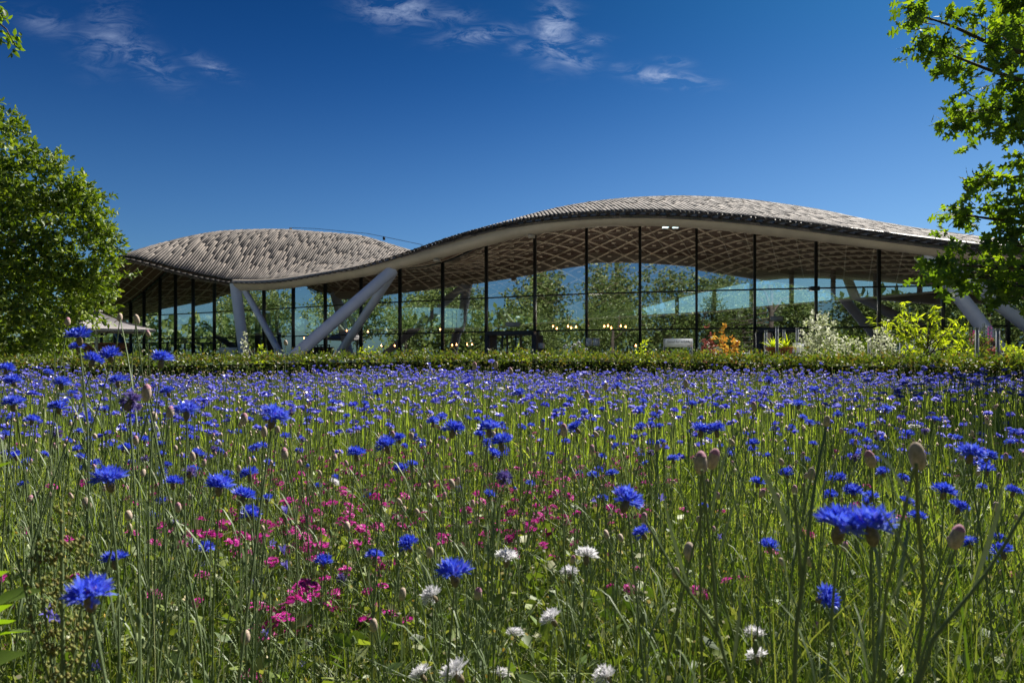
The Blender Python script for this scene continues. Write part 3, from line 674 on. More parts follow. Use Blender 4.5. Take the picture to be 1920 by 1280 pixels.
ob('twigs', mb.mesh('twigs', M['hedge_core']), t)
def hedge_at(u): return np.interp(u, np.arange(90), Hx), np.interp(u, np.arange(90), Hy), np.interp(u, np.arange(90), Hz)
nF, nT = 34000, 22000
u = rng.random(nF)*89; x, y, z = hedge_at(u); bul = .05*np.sin(u*.9)+.03*np.sin(u*2.7+1)
P1 = np.stack([x, y-.02+rng.normal(size=nF)*.045+bul, (z-.08)*rng.random(nF)**.85], 1)
D1 = np.stack([rng.normal(size=nF)*.8, -np.abs(rng.normal(size=nF))*.9, .25+rng.normal(size=nF)*.7], 1)
u = rng.random(nT)*89; x, y, z = hedge_at(u); zz = z-.095+rng.normal(size=nT)*.02+.022*np.sin(u*3.1)+.02*np.sin(u*8+np.sin(u*2.3)*3)+(rng.random(nT)**8)*.12
P2 = np.stack([x, y+rng.random(nT)*HD, zz], 1); D2 = np.stack([rng.normal(size=nT)*.7, rng.normal(size=nT)*.7, .55+.4*np.abs(rng.normal(size=nT))], 1)
nb = 3000; u = rng.random(nb)*89; x, y, z = hedge_at(u); P3 = np.stack([x, y+HD+rng.normal(size=nb)*.04, z*rng.random(nb)], 1); D3 = np.stack([rng.normal(size=nb), np.abs(rng.normal(size=nb)), rng.normal(size=nb)], 1)
PH = np.r_[P1,P2,P3]; DH = np.r_[D1,D2,D3]; DH /= np.linalg.norm(DH, axis=1)[:,None]
V, F = scatter(LEAF2_V, LEAF2_F, PH, basis(DH, rng.random(len(PH))*2*PI), rng.uniform(.035,.068,len(PH)))
ob('leaves', mesh_np('leaves', V, F, [M['leaf_hedge']]), t, kind='stuff')

# ------------------------------------------------------------------ shrubs behind the hedge
def shrub(name, label, cat, sx, ytop, wpx, d, leafm, leaf, nsp, nleaf=7, open_=.25, TV=LEAF2_V, TF=LEAF2_F, base=.5, droop=0, tips=7, lob=None, group=None):
    top = 1+(672-ytop)/1280*d; x = (sx-960)/1280*d; r = wpx/1280*d/2
    t = thing(name, label, cat, (x, d, 0), group)
    lo = lob or [(0,0,(top+base)/2,r,r*.8,(top-base)/2*.95)]
    P, U = crown_points(lo, nsp, open_)
    V, F = sprays(P, U*.7+np.array([0,0,.4]), nleaf, r*.35, leaf, .35, TV, TF, droop)
    branches('stems', 'bark', (0,0,0), [P[i] for i in rng.choice(len(P), tips)], .02, t)
    ob('leaves', mesh_np('leaves', V, F, [M[leafm]]), t, kind='stuff'); return t
shrub('variegated_shrub', 'tallest pale silvery variegated shrub, right of the terracotta pots', 'shrub', 1537, 587, 66, 13.4, 'leaf_silver', .06, 330, 8)
shrub('variegated_shrub', 'low pale variegated shrub between two taller silvery shrubs', 'shrub', 1600, 632, 46, 12.6, 'leaf_silver', .055, 120, 7)
shrub('variegated_shrub', 'pale silvery shrub just left of the lime leaved tree', 'shrub', 1656, 610, 50, 12.9, 'leaf_silver', .055, 200, 8)
shrub('red_shrub', 'narrow dark pink leaved shrub right of the wildlife sign', 'shrub', 1328, 614, 22, 13.4, 'leaf_red', .06, 75, 7)
shrub('orange_shrub', 'orange and yellow leaved shrub above the hedge', 'shrub', 1362, 606, 52, 13.3, 'leaf_orange', .065, 120, 8, lob=[(-.08,0,1.25,.06,.1,.46),(.17,0,1.15,.09,.1,.30),(0,0,.95,.28,.2,.25),(-.22,0,1.3,.04,.06,.16)])
shrub('dark_shrub', 'dark bronze leaved plant between the two right posts', 'shrub', 1848, 640, 50, 12.6, 'leaf_dark', .06, 180, 7)
shrub('dark_shrub', 'dark bronze plant with small pale flowers beside the far right post', 'shrub', 1862, 634, 20, 12.2, 'leaf_red', .045, 60, 6)
shrub('green_shrub', 'mid green low shrub behind the pale shrubs', 'shrub', 1570, 640, 150, 14.6, 'leaf_holm', .06, 420, 7)
shrub('green_shrub', 'mid green bush below the tall pink flower spikes', 'shrub', 1822, 628, 74, 13.6, 'leaf_holm', .07, 420, 7)
shrub('green_shrub', 'low green bush at the foot of the right column', 'shrub', 1895, 648, 70, 13.0, 'leaf_lime', .06, 160, 7)
shrub('green_shrub', 'green foliage beneath the wildlife sign', 'shrub', 1262, 656, 60, 14.4, 'leaf_holm', .055, 160, 7)
shrub('cream_flower_shrub', 'slender shrub with creamy yellow blossom before the left column', 'shrub', 459, 618, 16, 12.6, 'leaf_silver', .05, 60, 6)
shrub('lime_shrub', 'small lime green sapling right of the creamy blossom', 'shrub', 489, 644, 22, 12.4, 'leaf_lime', .06, 40, 6)
shrub('lime_shrub', 'low lime green shoots above the hedge near the large column feet', 'shrub', 692, 648, 44, 14.0, 'leaf_lime', .055, 70, 6)
shrub('lime_shrub', 'yellow green shoots rising left of the wildlife sign', 'shrub', 1212, 640, 34, 13.6, 'leaf_lime', .055, 60, 6)
shrub('lime_shrub', 'faint green shoots by the entrance frame', 'shrub', 975, 652, 40, 13.6, 'leaf_lime', .045, 50, 6)
# lime leaved young tree, hanging lance leaves
d = 12.4; t = thing('lime_leaved_tree', 'young tree with bright yellow green drooping leaves behind the hedge', 'tree', ((1738-960)/1280*d, d, 0))
lim = [(1700,572),(1722,600),(1760,590),(1798,596),(1775,620),(1660,602),(1690,628),(1800,640),(1765,645),(1720,640),(1640,600),(1752,575),(1685,590),(1830,655),(1815,612)]
P = []; bs = MB(); o0 = np.array(t.location)
bs.tube([(0,0,0),(.02,0,.5),(0,0,1.0),(.02,0,1.45)], [.035,.03,.022,.012], 6)
for sx, sy in lim:
    tip = Wn(sx, sy, d+rng.uniform(-.35,.35))-o0; a = np.array((0,0,rng.uniform(.6,1.3))); mid = (a+tip)/2+np.array((0,0,.08))
    bs.tube([a, mid, tip], [.012,.008,.003], 4, cap=False)
    for s in np.linspace(.35, 1.03, 15): P.append(a*(1-s)**2+2*mid*s*(1-s)+tip*s*s+rng.normal(size=3)*.02)
ob('trunk', bs.mesh('trunk', M['bark']), t)
P = np.array(P); V, F = sprays(P, np.tile([0,0,.1],(len(P),1)), 4, .05, .125, .6, [(0,0,0),(-.13,.4,.04),(.13,.4,.04),(0,1,-.05)], LEAF2_F, .9, 0)
ob('leaves', mesh_np('leaves', V, F, [M['leaf_lime']]), t, kind='stuff')
# rose bush with white blooms
d = 14.0; t = thing('rose_bush', 'bush of white roses in front of the glass left of the wildlife sign', 'rose bush', ((1084-960)/1280*d, d, 0))
P, U = crown_points([(0,0,.85,.35,.25,.35)], 200, .3); V, F = sprays(P, U, 6, .12, .05)
ob('leaves', mesh_np('leaves', V, F, [M['leaf_holm']]), t, kind='stuff')
for sx, sy, s in [(1058,652,.05),(1061,648,.045),(1073,651,.05),(1078,647,.06),(1085,643,.07),(1087,650,.05),(1099,655,.06),(1070,656,.04)]:
    p = Wn(sx, sy, d-.1)-np.array(t.location); n = 26; dv = unit(n); dv[:,2] = np.abs(dv[:,2])
    V, F = scatter([(-.5,-.1,0),(.5,-.1,0),(.55,.7,.25),(0,.95,.3),(-.55,.7,.25)], [(0,1,2,3,4)], np.tile(p,(n,1)), basis(dv, rng.random(n)*6), np.full(n, s*.6))
    ob('rose_bloom', mesh_np('rose_bloom', V, F, [M['whitepetal']]), t)
    ob('stem', MB().tube([(0,0,.3), p*.6, p], .004, 3).mesh('stem', M['stem']), t)
# pink flower spikes at the right
for k, (sx, sy) in enumerate([(1818,612),(1829,618),(1843,613),(1856,612),(1846,606),(1822,624),(1865,620)]):
    d = 13.2; p = W(sx, sy, d); t = thing('flower_spike', 'tall thin flower spike between the two right hand posts', 'flower', (p.x, d, 0), 'flower spikes by the right posts')
    ob('stem', MB().tube([(0,0,0),(.01,0,p.z*.6),(0,0,p.z)], .006, 4).mesh('stem', M['stem']), t)
    n = 40; zz = p.z-rng.random(n)*.22; a = rng.random(n)*6.28; D = np.stack([np.cos(a), np.sin(a), np.full(n,.3)], 1)
    V, F = scatter(LEAF2_V, LEAF2_F, np.stack([np.cos(a)*.012,np.sin(a)*.012,zz],1), basis(D, a), np.full(n,.035))
    ob('florets', mesh_np('florets', V, F, [M['pink' if k % 2 else 'stem']]), t, kind='stuff')
# ------------------------------------------------------------------ trees
d = 14.0
t = thing('evergreen_tree', 'dense broad evergreen tree at the left edge above the hedge', 'tree', (-14.5, 15, 0))
o0 = np.array((-14.5, 15, 0))
def L(sx, sy, r, dd=14.0, ry=1): c = Wn(sx, sy, dd)-o0; k = r/1280*dd; return (*c, k, k*ry, k)
lobes = [L(-60,500,235,ry=.9), L(-210,330,215), L(-40,330,90), L(60,420,120,ry=.8), L(120,470,92,ry=.8), L(100,560,95,ry=.8), L(20,600,70), L(-150,560,130), L(60,340,60), L(140,400,50), L(-20,250,55)]
P, U = crown_points(lobes, 9000, .55)
keep = (P[:,2] > .9) & (np.sin(P[:,0]*3.1+np.sin(P[:,2]*2.3)*1.5)+np.sin(P[:,2]*3.7+P[:,1]*2.1)+np.sin(P[:,1]*2.9-P[:,0]*1.3) > -.5); P, U = P[keep], U[keep]
V1, F1 = sprays(P, U, 8, .22, .125, .45)
# sprigs that break the outline
sp_P, sp_U = [], []
for sx, sy, ang in [(95,300,70),(110,285,60),(150,360,50),(175,375,65),(188,362,35),(205,440,50),(215,470,20),(212,500,0),(60,265,80),(20,215,85),(8,200,60),(205,560,-30),(150,610,-60),(70,650,-90),(190,530,-20),(130,340,60),(222,468,35)]:
    tip = Wn(sx, sy, d+rng.uniform(-.4,.4))-o0; dv = np.array([math.cos(math.radians(ang)), 0, math.sin(math.radians(ang))])
    for k in range(7): sp_P.append(tip-dv*(.05+k*.07)+rng.normal(size=3)*.025); sp_U.append(dv+rng.normal(size=3)*.3)
for q in range(46):
    l = lobes[[0,1,3,4,5,8,9][rng.integers(7)]]; ang = rng.uniform(-.5, 2.0); dv = np.array([math.cos(ang), rng.normal()*.3, math.sin(ang)]); dv /= np.linalg.norm(dv); tip = np.array(l[:3])+dv*l[3]*rng.uniform(1.05, 1.22)
    for k in range(6): sp_P.append(tip-dv*(.02+k*.07)+rng.normal(size=3)*.025); sp_U.append(dv+rng.normal(size=3)*.3)
V2, F2 = sprays(np.array(sp_P), np.array(sp_U), 6, .12, .11, .2, upb=0)
V = np.r_[V1, V2]; F = [np.r_[a, b+len(V1)] for a, b in zip(F1, F2)]
ob('crown', mesh_np('crown', V, F, [M['leaf_holm']]), t, kind='stuff')
tb = MB().tube([(0,0,0),(.1,.05,1.2),(0,0,2.4)], [.32,.26,.2], 10); ob('trunk', tb.mesh('trunk', M['bark'], True), t)
for i in range(9):
    tip = P[rng.integers(len(P))]*.92; ob('limb', MB().tube([(0,0,1.6+rng.random()), tip*.5+np.array((0,0,1.)), tip], [.14,.08,.03], 6).mesh('limb', M['bark'], True), t)

# oak at the right: limbs reach into the frame from a trunk beyond it
t = thing('oak_tree', 'pin oak with lobed leaves hanging into the upper right corner', 'tree', (9.6, 7.4, 0)); o0 = np.array((9.6, 7.4, 0))
ob('trunk', MB().tube([(0,0,-.1),(.05,0,1.5),(-.05,.05,4),(0,0,7.5)], [.34,.27,.22,.12], 12).mesh('trunk', M['bark'], True), t)
ob('root_flare', MB().lathe([(.5,0),(.40,.12),(.33,.4),(.29,.7)], 14).mesh('root_flare', M['bark'], True), t)
limbs = [ # start height on the trunk, points (sx,sy,d), density
 (5.2, [(2250,100,7.6),(2080,105,7.2),(1960,110,7.0),(1860,85,6.9),(1790,50,6.8),(1722,28,6.8)], 1.0),
 (5.0, [(2200,150,7.4),(2050,150,7.1),(1940,160,6.9),(1850,130,6.8),(1740,85,6.8)], 1.1),
 (4.6, [(2200,230,7.5),(2040,210,7.3),(1930,200,7.2),(1860,205,7.1),(1800,212,7.1)], 1.1),
 (5.8, [(2250,20,7.3),(2080,40,7.0),(1960,30,6.9),(1915,5,6.9)], 1.0),
 (4.2, [(2220,300,7.2),(2080,260,7.0),(1970,245,6.9),(1890,240,6.9)], .9),
 (4.6, [(2250,150,7.9),(2100,120,7.8),(1980,75,7.7),(1880,50,7.6)], .8),
 (3.6, [(2220,380,7.5),(2060,350,7.3),(1950,330,7.2),(1850,333,7.1)], .6),
 (3.4, [(2230,420,7.3),(2080,400,7.1),(1960,375,7.0),(1900,385,7.0)], .6),
 (3.2, [(2220,460,7.4),(2080,430,7.2),(1960,420,7.1),(1870,412,7.1),(1800,402,7.1)], .6),
 (2.9, [(2220,520,7.2),(2060,480,6.9),(1960,470,6.8),(1880,455,6.8)], .4),
 (2.7, [(2220,560,7.0),(2060,520,6.6),(1930,500,6.4),(1840,500,6.3),(1760,492,6.3)], .55),
 (2.6, [(2230,600,7.1),(2060,545,6.8),(1940,525,6.7),(1850,520,6.6),(1790,515,6.6)], .4),
 (2.5, [(2250,620,6.8),(2080,570,6.4),(1960,540,6.3),(1890,535,6.2)], .3)]
Pl, Ul = [], []
for hgt, pts, dens in limbs:
    pp = np.array([(0,0,hgt-.6)]+[Wn(*q)-o0 for q in pts]); tt_ = np.linspace(0, len(pp)-1, 26)
    cu = np.stack([np.interp(tt_, range(len(pp)), pp[:,k]) for k in range(3)], 1)
    for _ in range(2): cu[1:-1] = (cu[:-2]+2*cu[1:-1]+cu[2:])/4
    ob('limb', MB().tube(cu, np.linspace(.055, .006, 26), 6).mesh('limb', M['bark'], True), t)
    for k in range(8, 26):
        for _ in range(int(round(3.4*dens)) if k < 23 else 4):
            dv = (cu[min(k+1,25)]-cu[k-1]); dv /= np.linalg.norm(dv)
            off = rng.normal(size=3)*np.array([.10,.22,.085])*min(1.0, (27-k)/6)
            Pl.append(cu[k]+off); Ul.append(dv+off*4)
Pl, Ul = np.array(Pl), np.array(Ul); Ul /= np.linalg.norm(Ul, axis=1)[:,None]
V, F = sprays(Pl, Ul, 6, .16, .135, .5, OAK_V, OAK_F, .25, 0)
ob('foliage', mesh_np('foliage', V, F, [M['leaf_oak']]), t, kind='stuff')
tw = MB()
for a, b in zip(Pl[::2], Ul[::2]): tw.tube([a-b*.06, a+b*.14], [.005,.003], 3, cap=False)
ob('twigs', tw.mesh('twigs', M['bark']), t, kind='stuff')
# upper crown, above the frame, dapples the near flowers
lob = [(-2.2,-2.6,6.9,2.0,1.6,.9), (-1.0,0.2,7.6,2.4,1.8,1.3), (1.5,-1,6.5,2.4,2.2,1.6)]
P, U = crown_points(lob, 260, .3); V, F = sprays(P, U, 6, .2, .15, .5, OAK_V, OAK_F)
ob('upper_crown', mesh_np('upper_crown', V, F, [M['leaf_oak']]), t, kind='stuff')
for l in lob: ob('limb', MB().tube([(0,0,5.0), np.array(l[:3])*.5+np.array((0,0,3.0)), l[:3]], [.12,.08,.03], 6).mesh('limb', M['bark'], True), t)

# small branch in the top left corner
t = thing('lime_tree', 'tree beyond the left edge whose leafy twig hangs in the top left corner', 'tree', (-8.2, 5.2, 0)); o0 = np.array((-8.2, 5.2, 0))
ob('trunk', MB().tube([(0,0,-.1),(0,0,3),(.2,0,6)], [.22,.17,.08], 10).mesh('trunk', M['bark'], True), t)
cu = np.array([(.05,0,3.0), *[Wn(*q)-o0 for q in [(-260,-60,6),(-100,-5,6),(-30,20,6),(12,55,6),(30,88,6)]]])
ob('limb', MB().tube(cu, [.06,.04,.025,.012,.006,.003], 6).mesh('limb', M['bark'], True), t)
P = []; 
for q, nn, s in [((-20,15),6,.05),((5,20),5,.03),((8,40),6,.03),((18,68),9,.035),((28,88),6,.02),((10,62),5,.02),((-40,30),12,.1)]:
    for _ in range(nn): P.append(Wn(q[0],q[1],6)-o0+rng.normal(size=3)*s)
P = np.array(P); V, F = sprays(P, np.tile([.3,0,-.4],(len(P),1)), 2, .03, .075, .6, LEAF_V, LEAF_F, .3, 0)
V2, F2 = crown_points([(0,0,6.0,2.2,2.0,1.6),(-1.6,-.5,5.2,1.6,1.6,1.3)], 700, .4); V3, F3 = sprays(V2, F2, 6, .25, .12)
ob('leaves', mesh_np('leaves', np.r_[V, V3], [np.r_[a, b+len(V)] for a, b in zip(F, F3)], [M['leaf_oak']]), t, kind='stuff')

# woodland mirrored in the glass front, standing behind the photographer; a few trees beyond the building
def park_tree(x, y, h, r, label, nm='park_tree', dens=1., mat='leaf_far', conical=False):
    t = thing(nm, label, 'tree', (x, y, 0), 'trees mirrored in the glass front' if y < 50 else 'trees seen through the glass front')
    lo = []
    for k in range(9):
        zz = h*(.34+.56*rng.random()); rr = r*(1-.5*abs(zz/h-.5)) if not conical else r*(1.15-zz/h); a = rng.random()*6.28; q = rng.random()**.5*rr*.7
        lo.append((q*math.cos(a), q*math.sin(a), zz, rr*.5, rr*.5, rr*.42))
    lo.append((0,0,h*.55,r*.7,r*.7,h*.33))
    P, U = crown_points(lo, int(1000*dens), .35); V, F = sprays(P, U, 8, r*.2, r*.072, .5, LEAF2_V, LEAF2_F)
    ob('crown', mesh_np('crown', V, F, [M[mat]]), t, kind='stuff')
    ob('trunk', MB().tube([(0,0,-.05),(.1,0,h*.3),(0,0,h*.75)], [h*.03,h*.024,h*.01], 8).mesh('trunk', M['bark'], True), t)
TL = [(-42,37,13.5,5),(-54,30,13,6),(-47,45,10,4),(-39,27,8.5,3.5),(-60,44,12,5),(-9,-13,14,5.5),(3,-15,12.5,5),(13,-12,9,4),(-2,-24,15,6),(20,-20,11,5),(-20,-16,13,6),(-17,-6,9,3.6),(-30,-10,14,6),(-34,4,13,6),(-44,-4,16,7),(-27,10,7.5,3),(31,-16,13,6),(9,-26,13,6),(-40,16,12,5),(-52,14,14,6),(42,-6,13,6),(-24,-26,16,7),(26,-34,15,7),(52,-20,14,6)]
for i, (x,y,h,r) in enumerate(TL): park_tree(x, y, h*(.86 if abs(x) < 24 else .95), r, f"{'tall' if h > 13.2 else 'low' if h < 10 else 'middling'} {'wide' if r > 5.5 else 'slim' if r < 4.5 else 'round'} tree mirrored in the glass, standing {'left of' if x < -24 else 'right of' if x > 12 else 'behind'} the viewpoint" )
for x,y,h,r,lb,con in [(20,68,8.6,1.9,'slim upright conifer seen through the clear upper windows',True),(-3,76,7.5,3.5,'rounded tree seen through the left clear windows',False),(9,74,8.2,2.6,'small tree seen through the middle windows beside the conifer',False),(-16,80,9,4,'tree seen through the glass behind the large front column',False),(50,90,9,4,'tree seen through the right hand panes beyond the rear wall',False)]:
    park_tree(x, y, h, r, lb, 'garden_tree', .8, conical=con)

nW = 30000; a = rng.random(nW)*2*PI; rad = np.where(np.cos(a) > .35, 120, 62)+rng.random(nW)*10; hh = np.where(np.cos(a) > .35, 8.5, 9.0)*(1+.22*np.sin(a*17)+.12*np.sin(a*41+1)+.08*np.sin(a*90))
P = np.stack([np.sin(a)*rad, np.cos(a)*rad-5, hh*rng.random(nW)**.8], 1)
V, F = scatter(LEAF2_V, LEAF2_F, P, basis(unit(nW)+np.array([0,0,.4]), rng.random(nW)*6), rng.uniform(.7,1.7,nW)*np.where(rad > 100, 1.4, 1))
o = ob('woodland', mesh_np('woodland', V, F, [M['leaf_far']]), kind='stuff'); o['label'] = 'far off belt of green woodland around the park'; o['category'] = 'woodland'

# ------------------------------------------------------------------ the meadow
def hedge_d(x, y):                       # true where a point lies in front of the hedge
    return y < np.interp(x, Hx, Hy)-.12
def in_view(n, d0, d1, mx=.35, dens=None):
    """random ground points in the wedge the picture sees"""
    dd = np.sqrt(d0*d0+(d1*d1-d0*d0)*rng.random(n)) if dens is None else dens(rng.random(n))
    x = (rng.random(n)*2-1)*(dd*.77+mx); return x, dd
def ok_pts(x, y): m = hedge_d(x, y); return x[m], y[m]
TALL = lambda x, y: 1+.05*np.sin(x*1.3+.4*y)+.04*np.sin(y*2.1-x)
def blades(n, d0, d1, hmean, hs, wd, name, mat, lean=.25):
    x, y = in_view(n, d0, d1); x, y = ok_pts(x, y); n = len(x)
    h = np.clip(rng.normal(hmean, hs, n), .12, .86)*TALL(x, y)
    sp2 = 960+x/y*1280; low = np.exp(-((sp2-620)/230)**2)+np.exp(-((sp2-1040)/200)**2); h = h*(1-.38*np.clip(low, 0, 1)*np.exp(-((y-2.4)/1.5)**2))
    a = rng.random(n)*2*PI; b = rng.random(n)*PI; ln = np.abs(rng.normal(size=n))*lean*h; w_ = wd*rng.uniform(.6,1.4,n)
    V = []; ts = [0, .38, .72, 1.0]; wt = [.9, 1, .75]
    for k, tq in enumerate(ts):
        cx = x+ln*tq**1.8*np.cos(a); cy = y+ln*tq**1.8*np.sin(a); cz = h*tq-.25*ln*tq**2
        if k < 3:
            for s in (-1, 1): V.append(np.stack([cx+s*w_*wt[k]*np.cos(b)/2, cy+s*w_*wt[k]*np.sin(b)/2, cz], 1))
        else: V.append(np.stack([cx, cy, cz], 1))
    V = np.stack(V, 1); base = (np.arange(n)*7)[:,None]
    q = np.concatenate([base+np.array([0,1,3,2]), base+np.array([2,3,5,4])]); tr = base+np.array([4,5,6])
    o = ob(name, mesh_np(name, V.reshape(-1,3), [q, tr], [M[mat]]), kind='stuff'); return o
o = blades(17000, .55, 2.2, .38, .14, .0036, 'meadow_grass', 'grass', .62); o['label'] = 'fine upright green blades and stalks of the near meadow'; o['category'] = 'grass'
o = blades(16000, 2.0, 4.6, .42, .13, .0048, 'meadow_grass', 'grass', .5); o['label'] = 'darker curling blades of the middle meadow'; o['category'] = 'grass'
o = blades(16000, 2.0, 4.6, .45, .13, .0048, 'meadow_grass', 'grass_sunlit', .45); o['label'] = 'tangled green stalks of the middle meadow among the flowers'; o['category'] = 'grass'
o = blades(64000, 3.8, 12.4, .58, .12, .0085, 'meadow_grass', 'grass_sunlit', .3); o['label'] = 'green stalks of the far meadow up to the hedge'; o['category'] = 'grass'
# low leafy ground cover with tiny flowers
n = 60000; x, y = in_view(n, .5, 5.6); R_ = basis(unit(len(x))*np.array([1,1,.4])+np.array([0,0,.35]), rng.random(len(x))*6.28)
V, F = scatter(LEAF2_V, LEAF2_F, np.stack([x, y, rng.random(len(x))*.42], 1), R_, rng.uniform(.02,.055,len(x)))
o = ob('ground_cover', mesh_np('ground_cover', V, F, [M['grass']]), kind='stuff'); o['label'] = 'low leafy undergrowth between the flower stalks'; o['category'] = 'ground cover'
n = 9000; x, y = in_view(n, .9, 4.6); D = unit(n)*.5+np.array([0,-.3,.8])
V, F = scatter([(-.5,-.5,0),(.5,-.5,0),(.5,.5,0),(-.5,.5,0)], [(0,1,2,3)], np.stack([x, y, .15+rng.random(n)*.38], 1), basis(D, rng.random(n)*6), rng.uniform(.004,.008,n))
o = ob('tiny_flowers', mesh_np('tiny_flowers', V, F, [M['yellow']]), kind='stuff'); o['label'] = 'tiny cream and yellow flowers sprinkled low in the meadow'; o['category'] = 'tiny flowers'

# ---- flower parts
def floret(k=5, s=1.0, curl=.0):
    """one ray floret of a cornflower: a narrow tube opening to k pointed lobes, along +y"""
    V = [(-.0008,0,0),(.0008,0,0),(-.0022,.010,.001),(.0022,.010,.001)]; F = [(0,1,3,2)]
    for i in range(k):
        a = (i/(k-1)-.5)*1.75; c = math.cos(a); sn = math.sin(a); L = .0125*(1-.12*abs(i/(k-1)-.5)); up = .004*math.sin(i*2.1)+.003-curl
        p0 = (sn*.0022, .0095, .001); m1 = (sn*L*.55-c*.0024, .0095+c*L*.55+sn*.0019*0, .001+up*.5); m2 = (sn*L*.55+c*.0024, .0095+c*L*.55, .001+up*.5+.0008); tp = (sn*L, .0095+c*L, .001+up)
        b = len(V); V += [p0, m1, m2, tp]; F += [(b,b+2,b+3,b+1)]
    return np.array(V)*s, F
def bloom_mesh(name, seed, mats, lod=0, wilt=False, white=False):
    r = np.random.default_rng(seed); mb = MB()
    nr = 13 if lod == 0 else 10
    rings = [(nr, .16, 1.04, .35), (nr-2, .60, .98, .5)] + ([(9, .95, .78, .5)] if lod < 2 else [])
    if white: rings.append((9, .8, .8, .5))
    for (cnt, el, s, jit) in rings:
        for i in range(cnt):
            a = (i+r.uniform(-.3,.3))/cnt*2*PI; e = el+r.normal()*.13-(r.random()*1.6 if wilt and r.random() < .5 else 0)
            if lod == 2:
                V = np.array([(-.002,.002,0),(.002,.002,0),(.0085,.019,.002),(-.0085,.019,.003),(0,.023,.004)])*s; F = [(0,1,2,4,3)]
            else: V, F = floret(5 if lod == 0 else 4, s*r.uniform(.88,1.08)*(.8 if wilt else 1), .004 if wilt else 0)
            ce, se = math.cos(e), math.sin(e); Rx = np.array([[1,0,0],[0,ce,-se],[0,se,ce]]); ca, sa = math.cos(a), math.sin(a); Rz = np.array([[ca,-sa,0],[sa,ca,0],[0,0,1]])
            tw = r.normal()*.5; ct, s_t = math.cos(tw), math.sin(tw); Ry = np.array([[ct,0,s_t],[0,1,0],[-s_t,0,ct]])
            mb.add(V@Ry.T@Rx.T@Rz.T, F, 0)
    if lod < 2:                                           # violet stamens at the heart
        for i in range(14):
            a = r.random()*2*PI; q = r.random()*.004; hh = r.uniform(.008,.0125)
            bx, by = q*math.cos(a), q*math.sin(a); tx, ty = bx*2.0, by*2.0
            mb.add([(bx-.0006,by,0),(bx+.0006,by,0),(bx,by+.001,0),(tx,ty,hh)], [(0,1,3),(1,2,3),(2,0,3)], 1)
    return mb.mesh(name, [M[m] for m in mats])
BL = [bloom_mesh('petals', s, ('blue','violet')) for s in range(5)]
BLm = [bloom_mesh('petals', 20+s, ('blue','violet'), 1) for s in range(4)]
WB = [bloom_mesh('petals', 40+s, ('whitepetal','whitepetal'), 0, False, True) for s in range(3)]
FB = [bloom_mesh('petals', 50+s, ('faded','violet'), 0, True) for s in range(3)]
calyx_me = MB().lathe([(.001,-.019),(.0035,-.0175),(.0062,-.012),(.0066,-.007),(.0048,-.001),(.0052,.0015),(.001,.001)], 9).mesh('calyx', M['calyx'], True)
calyx_lo = MB().lathe([(.001,-.018),(.006,-.011),(.005,.001),(.001,.001)], 6).mesh('calyx', M['calyx'], True)
bud_me = MB().lathe([(.0016,-.016),(.0045,-.0148),(.0068,-.0095),(.0070,-.004),(.0058,.001),(.0038,.0042),(.0012,.0056)], 10, 0).mesh('bud', M['bud'], True)
budt_me = MB().lathe([(.0060,.0012),(.0044,.0044),(.0026,.0066),(.0005,.0075)], 8, 0).mesh('bud_tip', M['budtip'], True)
budb_me = MB().lathe([(.0056,.0012),(.0050,.006),(.0030,.0095),(.0005,.011)], 8, 0).mesh('bud_tip', M['blue'], True)
def stem_me(seed, k=5, leaves=5, r0=.0022, n=9):
    r = np.random.default_rng(seed); mb = MB(); bx, by = r.normal()*.032, r.normal()*.032; ph = r.random()*3
    f = lambda u: np.array([bx*math.sin(PI*u)*math.cos(u*2+ph)+.006*math.sin(u*9+ph), by*math.sin(PI*u)+.006*math.sin(u*7+ph)*(1-u), u])
    f2 = lambda u: f(u)-np.array([f(1)[0]*u, f(1)[1]*u, 0])
    mb.tube([f2(u) for u in np.linspace(0, 1, n)], np.linspace(r0*1.15, r0*.72, n), k, cap=False)
    for i in range(leaves):
        u = r.uniform(.12, .86); a = r.random()*2*PI; p = f2(u); L = r.uniform(.04,.09); w_ = r.uniform(.0009,.0018)
        dv = np.array([math.cos(a), math.sin(a)]); sd_ = np.array([-dv[1], dv[0]])
        # z is in units of the stem's own height, about 0.8 m
        q = [p, (*(p[:2]+dv*L*.28+sd_*w_), p[2]+L*.62/.8), (*(p[:2]+dv*L*.28-sd_*w_), p[2]+L*.62/.8), (*(p[:2]+dv*L*.62+sd_*w_*.7), p[2]+L*1.0/.8), (*(p[:2]+dv*L*.62-sd_*w_*.7), p[2]+L*1.0/.8), (*(p[:2]+dv*L*.95), p[2]+L*1.12/.8)]
        mb.add(q, [(0,1,2),(1,3,4,2),(3,5,4)], 0)
    for i in range(2 if leaves > 4 else 0):                # side shoots
        u = r.uniform(.35, .7); a = r.random()*2*PI; p = f2(u); L = r.uniform(.10, .2); dv = np.array([math.cos(a), math.sin(a), 0])
        mb.tube([p, p+dv*L*.16+np.array((0,0,L*.55/.8)), p+dv*L*.30+np.array((0,0,L*1.1/.8))], [r0*.6, r0*.5, r0*.4], 4, cap=False)
        e_ = p+dv*L*.30+np.array((0,0,L*1.1/.8)); mb.tube([e_-np.array((0,0,.002)), e_+np.array((0,0,.006)), e_+np.array((0,0,.015))], [.0015, .0042, .0012], 6)
    return mb.mesh('stem', M['stem'], False)
ST = [stem_me(60+i, 5, 11, .0018) for i in range(10)]; STL = [stem_me(90+i, 4, 6, .0020, 6) for i in range(8)]
leaf_big = mesh_np('leaf', [(0,0,0),(-.0016,.012,.03),(.0016,.012,.03),(-.0018,.028,.058),(.0018,.028,.058),(0,.05,.085)], [[[0,2,1]],[[1,2,4,3]],[[3,4,5]]], [M['stem']])
cnt = {}
FLO = []
